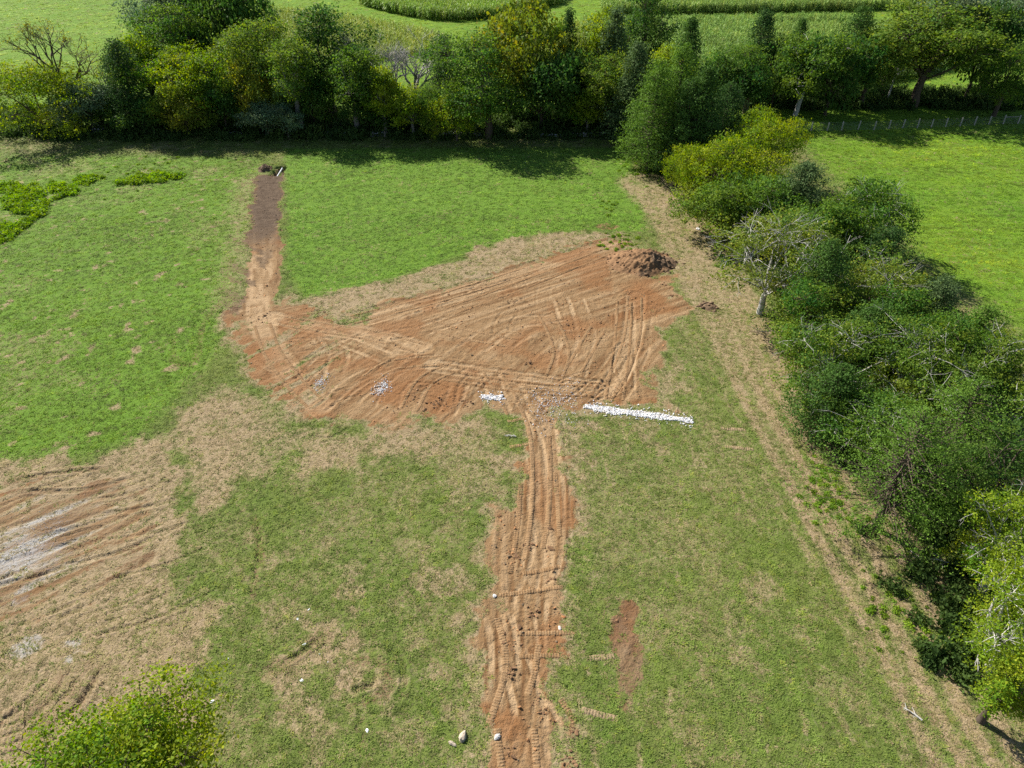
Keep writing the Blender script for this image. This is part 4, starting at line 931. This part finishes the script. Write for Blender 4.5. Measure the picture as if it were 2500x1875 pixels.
# ------------------------------------------------------------------ white gravel laid in strips
GR_V = np.array([[v.co.x, v.co.y, v.co.z] for v in CLODS[1].vertices]); GR_T = np.array([list(p.vertices) for p in CLODS[1].polygons])
def gravel(pts, width, n, label, size=(.03, .08), seed=1, scatter_=.5, bright=1.0):
    P = px_line(pts); s = np.concatenate([[0], np.cumsum(np.hypot(*np.diff(P, axis=0).T))]); r = np.random.RandomState(seed); b = Build()
    for k in range(n):
        t = r.uniform(0, s[-1]); x = np.interp(t, s, P[:, 0]); y = np.interp(t, s, P[:, 1])
        w = width * (.35 + .95 * float(vnoise(np.array([t / .5]), np.array([seed * 3.3]), 5)[0]))
        x += r.normal(0, w * scatter_ * .4); y += r.normal(0, w * scatter_) if scatter_ > .5 else r.uniform(-.5, .5) * w
        sz = r.uniform(*size); g = r.uniform(.58, .76) * bright
        dirt = np.array([.92, .80, .66]) if r.rand() < .22 else np.array([1, 1, 1.02])
        if r.rand() < .12: y += r.normal(0, .45); x += r.normal(0, .2)
        b.add(np.array([x, y, float(ground_z(x, y)) + sz * .35]) + GR_V[:, r.permutation(3)] * sz * r.uniform(.7, 1.3, 3), None, GR_T, g * dirt)
    tag(link('white_gravel', b.mesh('white_gravel', M_STONE)), label, 'gravel', kind='stuff')
gravel([(1430,992),(1475,1000),(1585,1013),(1690,1028)], .80, 2600, 'long white gravel strip at the lower right edge of the clay', seed=1)
gravel([(1176,969),(1205,973),(1228,972)], .62, 420, 'short white gravel strip at the lower edge of the clay', seed=2)
gravel([(1300,995),(1350,985),(1400,975)], 2.0, 420, 'thin scatter of white gravel between the two gravel strips', size=(.025, .055), seed=3, scatter_=.8, bright=.85)
gravel([(920,952),(945,940)], 1.0, 230, 'scatter of white gravel at the lower middle of the clay', size=(.025, .06), seed=4, scatter_=.7)
gravel([(772,936),(795,932)], .8, 110, 'small pinch of white gravel at the lower left of the clay', size=(.025, .05), seed=5, scatter_=.7)
gravel([(-20,1390),(60,1330),(135,1290)], 3.0, 300, 'grey stone dust and gravel on the scraped ground at left', size=(.015, .035), seed=6, scatter_=.8, bright=.72)

# ------------------------------------------------------------------ pipe, stakes, stones and scraps
def pipe(px, py, label):
    x0, y0 = (float(v) for v in at(px, py)); b = Build(); e = link('drain_pipe', None, None, (x0, y0, float(ground_z(x0, y0)))); tag(e, label, 'pipe')
    a = np.array([-.08, -1.45, .30]); c = np.array([.10, 1.35, .62]); t = np.linspace(0, 1, 5)[:, None]
    b.tube(a + (c - a) * t, np.full(5, .10), 14, (.80, .80, .82)); b.tube(a + (c - a) * t, np.full(5, .088), 14, (.35, .35, .36)); link('barrel', b.mesh('barrel', M_WHITE, True), e)
    b = Build(); t2 = np.linspace(.93, 1.0, 3)[:, None]; b.tube(a + (c - a) * t2, np.full(3, .118), 14, (.78, .78, .80)); link('collar', b.mesh('collar', M_WHITE, True), e)
pipe(681, 416, 'white drain pipe lying in the dark trench at the far end of the track')
def stake(px, py, h, label):
    x0, y0 = (float(v) for v in at(px, py)); e = link('marker_stake', None, None, (x0, y0, float(ground_z(x0, y0)))); tag(e, label, 'stake', 'thin marker stakes')
    b = Build(); b.tube([[0, 0, -.1], [.01, 0, h * .5], [.03, .01, h]], [.020, .018, .012], 6, (.07, .08, .07)); link('rod', b.mesh('rod', M_WIRE), e)
    b = Build(); b.box(np.array([.06, 0, h - .05]), np.array([.05, .004, .035]), .4, (.10, .12, .10)); link('flag', b.mesh('flag', M_WIRE), e)
stake(1652, 1012, 1.2, 'thin stake standing at the right end of the long gravel strip')
stake(316, 582, 1.1, 'thin dark stake standing in the left grass field')
stake(746, 714, 1.0, 'thin stake at the left lower tip of the back lawn')
stake(1418, 532, 1.0, 'thin stake in the back lawn above the clay tip')
def stone(px, py, s, col, label, name='stone', flat=.6, seed=0, cat='stone', grp=None):
    x0, y0 = (float(v) for v in at(px, py)); me = rock_mesh(900 + seed, M_STONE, flat, 3, .3, name)
    nv = len(me.vertices); a = me.attributes.new('tint', 'FLOAT_COLOR', 'POINT'); a.data.foreach_set('color', np.tile([*col, 1.0], nv).astype(np.float32))
    me.transform(__import__('mathutils').Matrix.Diagonal((s * (1 + .3 * math.sin(seed)), s * .8, s, 1)))
    tag(link(name, me, None, (x0, y0, float(ground_z(x0, y0)) + s * flat * .45), (0, 0, seed * 1.3)), label, cat, grp)
stone(1130, 1798, .27, (.46, .38, .29), 'largest pale rock in the grass left of the trail at the bottom', seed=1)
stone(1106, 1818, .14, (.42, .35, .27), 'small pale rock just left below the largest pale rock', seed=2)
stone(1213, 1802, .16, (.55, .52, .48), 'white block of stone on the trail at the bottom', seed=3, flat=.45)
stone(1704, 561, .26, (.60, .58, .56), 'white rock on the lane beside the upper hedgerow', seed=4)
stone(1367, 1535, .13, (.66, .58, .50), 'pale rock on the right side of the trail', seed=5)
stone(1208, 1458, .12, (.60, .58, .55), 'grey white rock at the left edge of the trail', seed=6)
stone(1375, 1508, .10, (.45, .2, .08), 'reddish lump of soil at the right edge of the trail', seed=7)
for k, (px, py, s, lb) in enumerate([(754,1489,.05,'topmost white scrap in the lower left grass'), (727,1512,.06,'white scrap just left below the topmost scrap'), (743,1575,.085,'brightest white scrap in the middle of the lower left grass'),
        (780,1598,.06,'white scrap right below the brightest scrap'), (801,1617,.05,'rightmost of the white scraps below the brightest scrap'), (556,1609,.07,'white scrap at the edge of the dry patch left of the others'),
        (737,1663,.09,'bluish white scrap on dark grass below the others'), (519,1712,.085,'white scrap beside the crown of the lone bright tree'), (897,1786,.085,'lowest white scrap in the grass near the bottom')]):
    stone(px, py, s, (.78, .80, .84), lb, 'litter_scrap', .35, 20 + k, 'litter', 'white scraps in the grass')

# ------------------------------------------------------------------ dry stone wall in the shade of the far treeline
b = Build(); r = np.random.RandomState(77); big_v = GR_V
wl_ = px_line([(-60,318),(300,324),(700,330),(1100,334),(1560,336)]); s = np.concatenate([[0], np.cumsum(np.hypot(*np.diff(wl_, axis=0).T))])
t = 0
while t < s[-1]:
    x = np.interp(t, s, wl_[:, 0]); y = np.interp(t, s, wl_[:, 1]); hh = .05 + .75 * float(vnoise(np.array([t / 5]), np.array([.5]), 6)[0]); z = 0
    while z < hh:
        sz = r.uniform(.14, .26); g = r.uniform(.2, .36)
        b.add(np.array([x + r.normal(0, .06), y + r.normal(0, .12), float(ground_z(x, y)) + z + sz * .4]) + GR_V[:, r.permutation(3)] * sz * np.array([1.25, 1, .75]), None, GR_T, np.array([g, g * .98, g * .94])); z += sz * 1.1
    t += r.uniform(.25, .42)
e = tag(link('stone_wall', None, None, (0, 116, 0)), 'low tumbled grey stone wall in the shade under the far treeline', 'wall', kind='thing')
o = link('stones', b.mesh('stones', M_STONE), e, (0, -116, 0)); o['kind'] = 'stuff'

# ------------------------------------------------------------------ pasture fence
fp = [(1848,322),(1907,321),(1945,320),(1980,320),(2019,320),(2054,319),(2094,317),(2133,318),(2169,315),(2203,313),(2239,312.5),(2273,311.7),(2308,310),(2343,308.4),(2378,306.4),(2413,305.2),(2448,304),(2484,303),(2522,301),(2558,299.5)]
fx, fy = at([p[0] for p in fp], [p[1] for p in fp]); fence = link('wire_fence', None, None, (float(fx[0]), float(fy[0]), 0)); tag(fence, 'wooden post and wire fence along the far side of the pasture', 'fence')
o0 = np.array([float(fx[0]), float(fy[0]), 0]); PT = [np.array([float(a), float(c), float(ground_z(a, c))]) - o0 for a, c in zip(fx, fy)]
pb = Build(); pb.tube([[0, 0, -.3], [0, 0, .6], [0, 0, 1.42], [0, 0, 1.46]], [.10, .097, .092, .03], 9, (.40, .36, .31)); post_me = pb.mesh('post', M_WOOD, True)
for k, p in enumerate(PT):
    o = link('post', post_me, fence, p, (r.normal(0, .025), r.normal(0, .025), r.uniform(0, 6))); o.scale = (1.25 if k in (0, 1, 17) else 1, 1.25 if k in (0, 1, 17) else 1, r.uniform(.95, 1.05))
for a, c in ((0, 1), (16, 17)):
    rb = Build(); rb.tube([PT[a] + np.array([0, 0, 1.15]), PT[c] + np.array([0, 0, 1.18])], [.055, .055], 7, (.30, .27, .23)); link('brace_rail', rb.mesh('brace_rail', M_WOOD, True), fence)
wb = Build()
for z in (.08, .28, .48, .70, .92, 1.12, 1.30):
    for a, c in zip(PT[:-1], PT[1:]):
        m = (a + c) / 2 + np.array([0, 0, z - .02]); wb.tube([a + np.array([0, -.09, z]), m + np.array([0, -.09, 0]), c + np.array([0, -.09, z])], [.006] * 3, 3, (.33, .33, .33))
for a, c in zip(PT[:-1], PT[1:]):
    for t in np.linspace(.08, .92, 9): p = a + (c - a) * t + np.array([0, -.09, 0]); wb.tube([p + np.array([0, 0, .06]), p + np.array([0, 0, 1.12])], [.005, .005], 3, (.33, .33, .33))
o = link('wire_mesh', wb.mesh('wire_mesh', M_WIRE), fence); o['kind'] = 'stuff'

# ------------------------------------------------------------------ fallen branches along the lane
def fallen(px, py, L, ang, label, seed, col='pale'):
    x0, y0 = (float(v) for v in at(px, py)); r = np.random.RandomState(seed); b = Build(); bc = np.array(BARK[col])
    d = np.array([math.cos(ang), math.sin(ang), .04]); P = limb(b, np.array([0, 0, .08]), d * L, .06, .02, r, .08, 6, 6, bc)
    for k in range(5):
        p = P[1 + k % 5]; a2 = ang + r.choice([-1, 1]) * r.uniform(.4, 1.0); e = p + np.array([math.cos(a2), math.sin(a2), r.uniform(.05, .3)]) * L * r.uniform(.2, .45)
        Q_ = limb(b, p, e, .032, .010, r, .1, 3, 4, bc * r.uniform(.85, 1.1)); limb(b, Q_[2], Q_[2] + np.array([math.cos(a2 + .8), math.sin(a2 + .8), .1]) * L * .16, .014, .006, r, .1, 2, 3, bc)
    tag(link('fallen_branch', b.mesh('fallen_branch', M_BARK, True), None, (x0, y0, float(ground_z(x0, y0)))), label, 'branch', 'dead branches lying by the hedgerow')
fallen(1915, 812, 3.2, 3.1, 'dead branch lying on the lane below the thin yellowish tree', 1, 'grey')
fallen(1930, 842, 1.8, 2.9, 'shorter dead branch just below the longer one on the lane', 2, 'grey')
fallen(2330, 1380, 2.6, 2.9, 'white dead branch poking out below the largest feathery cedar', 3, 'white')
fallen(2440, 1545, 2.4, 3.0, 'white dead branch poking out of the bright leafy tree', 4, 'white')
fallen(1260, 1068, .9, 2.9, 'short pale stick in the dry grass left of the trail top', 5)
fallen(2250, 1760, 1.0, 2.3, 'thin pale stick in the lower right grass', 6)

# ------------------------------------------------------------------ weeds, undergrowth and corn
def clump_mesh(seed, n, leaf, flat=.8, up=.3, name='clump'):
    r = np.random.RandomState(seed); d = unit(r.normal(0, 1, (n, 3))); d[:, 2] = np.abs(d[:, 2]); P = d * (r.rand(n, 1) ** .45) * np.array([1, 1, flat])
    P *= 1 + .35 * np.sin(d[:, :1] * 5 + seed) * np.cos(d[:, 1:2] * 4)
    V, Q = leaf_cards(r, P, d * .5 + np.array([0, 0, up]), leaf); return mesh_from(name, V, Q, None, M_BRUSH)
CL1 = [clump_mesh(k, 130, .34) for k in range(4)]; CL2 = [clump_mesh(10 + k, 260, .24) for k in range(4)]
def in_poly(P, n):
    x = rg.uniform(P[:, 0].min(), P[:, 0].max(), n); y = rg.uniform(P[:, 1].min(), P[:, 1].max(), n); k = inside(x, y, P); return x[k], y[k]
def rot3(n): return np.stack([rg.normal(0, .12, n), rg.normal(0, .12, n), rg.uniform(0, 6.28, n)], 1)
x, y = in_poly(P_WEEDS, 2600); k = fbm(x / 2.0, y / 2.0, 121, 2) > .49; x, y = x[k], y[k]
ex = []; ey = []
for (px, py, rr, m) in ((1540, 400, 22, 40), (1580, 420, 30, 50), (1490, 505, 14, 14), (1515, 590, 22, 40), (1560, 640, 16, 26), (1800, 555, 30, 60), (2020, 1230, 28, 26), (2060, 1260, 26, 22), (2190, 1480, 34, 24), (2150, 1520, 24, 12), (2060, 1060, 26, 40),
                        (2280, 1340, 40, 24), (2330, 1560, 50, 30), (2010, 1160, 20, 26), (350, 425, 40, 50), (1900, 265, 60, 60), (1770, 640, 24, 26)):
    x0, y0 = at(px, py); sc = rr / FPX * (float(y0) * cP + CAM_H * sP); ex.append(rg.normal(float(x0), sc, m)); ey.append(rg.normal(float(y0), sc * 1.4, m))
nw = len(x); x = np.concatenate([x, *ex]); y = np.concatenate([y, *ey]); n = len(x)
sz = rg.uniform(.22, .55, n) * np.where(np.arange(n) < nw, 1.7, .62) * (1 + .0 * x); c = np.array([.15, .28, .026]) + np.array([.09, .07, .004]) * rg.rand(n, 1); c *= rg.uniform(.75, 1.2, (n, 1))
scatter('weeds', np.stack([x, y, ground_z(x, y)], 1), np.stack([sz, sz, sz * .9], 1), rot3(n), c, CL1, 'rank green weeds in the left ditch and along the hedgerow', 'weeds')
# shaded brush between the trunks
bx, by = [], []
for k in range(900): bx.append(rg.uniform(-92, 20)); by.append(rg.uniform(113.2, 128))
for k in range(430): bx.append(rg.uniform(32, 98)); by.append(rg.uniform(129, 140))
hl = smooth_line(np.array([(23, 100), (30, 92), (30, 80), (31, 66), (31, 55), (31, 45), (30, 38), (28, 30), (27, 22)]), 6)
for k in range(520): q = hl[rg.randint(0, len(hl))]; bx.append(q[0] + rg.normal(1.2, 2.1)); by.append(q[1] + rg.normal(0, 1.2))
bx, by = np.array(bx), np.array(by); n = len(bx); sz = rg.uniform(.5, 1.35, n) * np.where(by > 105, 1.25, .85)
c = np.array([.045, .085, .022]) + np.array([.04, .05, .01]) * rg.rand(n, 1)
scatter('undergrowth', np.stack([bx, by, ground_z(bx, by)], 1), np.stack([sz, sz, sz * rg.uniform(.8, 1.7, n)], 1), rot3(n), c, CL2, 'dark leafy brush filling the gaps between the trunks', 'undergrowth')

def corn_mesh(seed):
    r = np.random.RandomState(seed); V = []; Q = []
    def quad(*p): n0 = len(V); V.extend(p); Q.append((n0, n0 + 1, n0 + 2, n0 + 3))
    H_ = r.uniform(2.1, 2.6)
    for a in (0, 1.57): s = np.array([math.cos(a), math.sin(a), 0]) * .03; quad(-s, s, s * .6 + [0, 0, H_], -s * .6 + [0, 0, H_])
    for k in range(11):
        z = .35 + k * (H_ - .5) / 11; a = k * 3.14 + r.normal(0, .5); d = np.array([math.cos(a), math.sin(a), 0]); w = np.array([-d[1], d[0], 0]) * .065; L = r.uniform(.55, .95)
        p0 = np.array([0, 0, z]); p1 = p0 + d * L * .45 + [0, 0, L * .48]; p2 = p0 + d * L + [0, 0, L * r.uniform(.05, .45)]
        quad(p0 - w * .5, p0 + w * .5, p1 + w, p1 - w); quad(p1 - w, p1 + w, p2 + w * .25, p2 - w * .25)
    for k in range(4): a = r.uniform(0, 6.28); d = np.array([math.cos(a), math.sin(a), 0]); w = np.array([-d[1], d[0], 0]) * .02; p0 = np.array([0, 0, H_ - .1]); quad(p0 - w, p0 + w, p0 + d * .14 + w + [0, 0, .38], p0 + d * .14 - w + [0, 0, .38])
    return mesh_from('corn_plant', np.array(V), Q, None, M_CORN)
CORN = [corn_mesh(k) for k in range(5)]
def gp(pts): p = np.array(pts, float); a, c = at(p[:, 0], p[:, 1]); return np.stack([a, c], 1)
cx, cy, ctn, csz = [], [], [], []
for poly, dens, col, zs in (([(860,-70),(880,14),(960,34),(1050,50),(1120,53),(1200,44),(1290,26),(1370,10),(1420,-70)], 3.2, (.25, .38, .07), 1.12),
        ([(640,30),(730,36),(870,50),(950,68),(1070,92),(1100,108),(1030,140),(900,150),(760,150),(660,110)], 2.2, (.29, .37, .07), .8),
        ([(1130,120),(1400,60),(1480,90),(1480,150),(1200,160)], 2.0, (.29, .37, .07), .8),
        ([(1450,-70),(2560,-70),(2560,0),(2300,18),(2080,28),(1850,32),(1620,36),(1470,34)], 3.0, (.25, .37, .09), 1.1),
        ([(1420,62),(1700,60),(1990,56),(2120,60),(2120,66),(1840,72),(1840,240),(1450,190)], 3.4, (.24, .37, .09), 1.0),
        ([(1840,78),(2110,74),(2400,50),(2450,120),(2250,190),(1850,240)], 3.4, (.25, .37, .09), 1.0)):
    P = gp(poly); area = .5 * abs(np.sum(P[:, 0] * np.roll(P[:, 1], -1) - P[:, 1] * np.roll(P[:, 0], -1)))
    bb = (P[:, 0].max() - P[:, 0].min()) * (P[:, 1].max() - P[:, 1].min()); x, y = in_poly(P, int(bb * dens))
    x = np.round(x / .76) * .76 + rg.normal(0, .07, len(x)); n = len(x); v = fbm(x / 6, y / 6, 131, 2)[:, None]
    c = np.array(col) * (.8 + .4 * v) * rg.uniform(.8, 1.2, (n, 1)); c = np.where(rg.rand(n, 1) < .2, c * np.array([1.35, 1.1, 1.0]), c)
    cx.append(x); cy.append(y); ctn.append(c); csz.append(zs * rg.uniform(.85, 1.12, n))
cx, cy, ctn, csz = np.concatenate(cx), np.concatenate(cy), np.vstack(ctn), np.concatenate(csz); n = len(cx)
scatter('corn', np.stack([cx, cy, ground_z(cx, cy)], 1), np.stack([csz * 1.15, csz * 1.15, csz], 1), np.stack([rg.normal(0, .05, n), rg.normal(0, .05, n), rg.uniform(0, 6.28, n)], 1), ctn, CORN, 'tall standing corn in strips beyond the far treeline', 'corn')
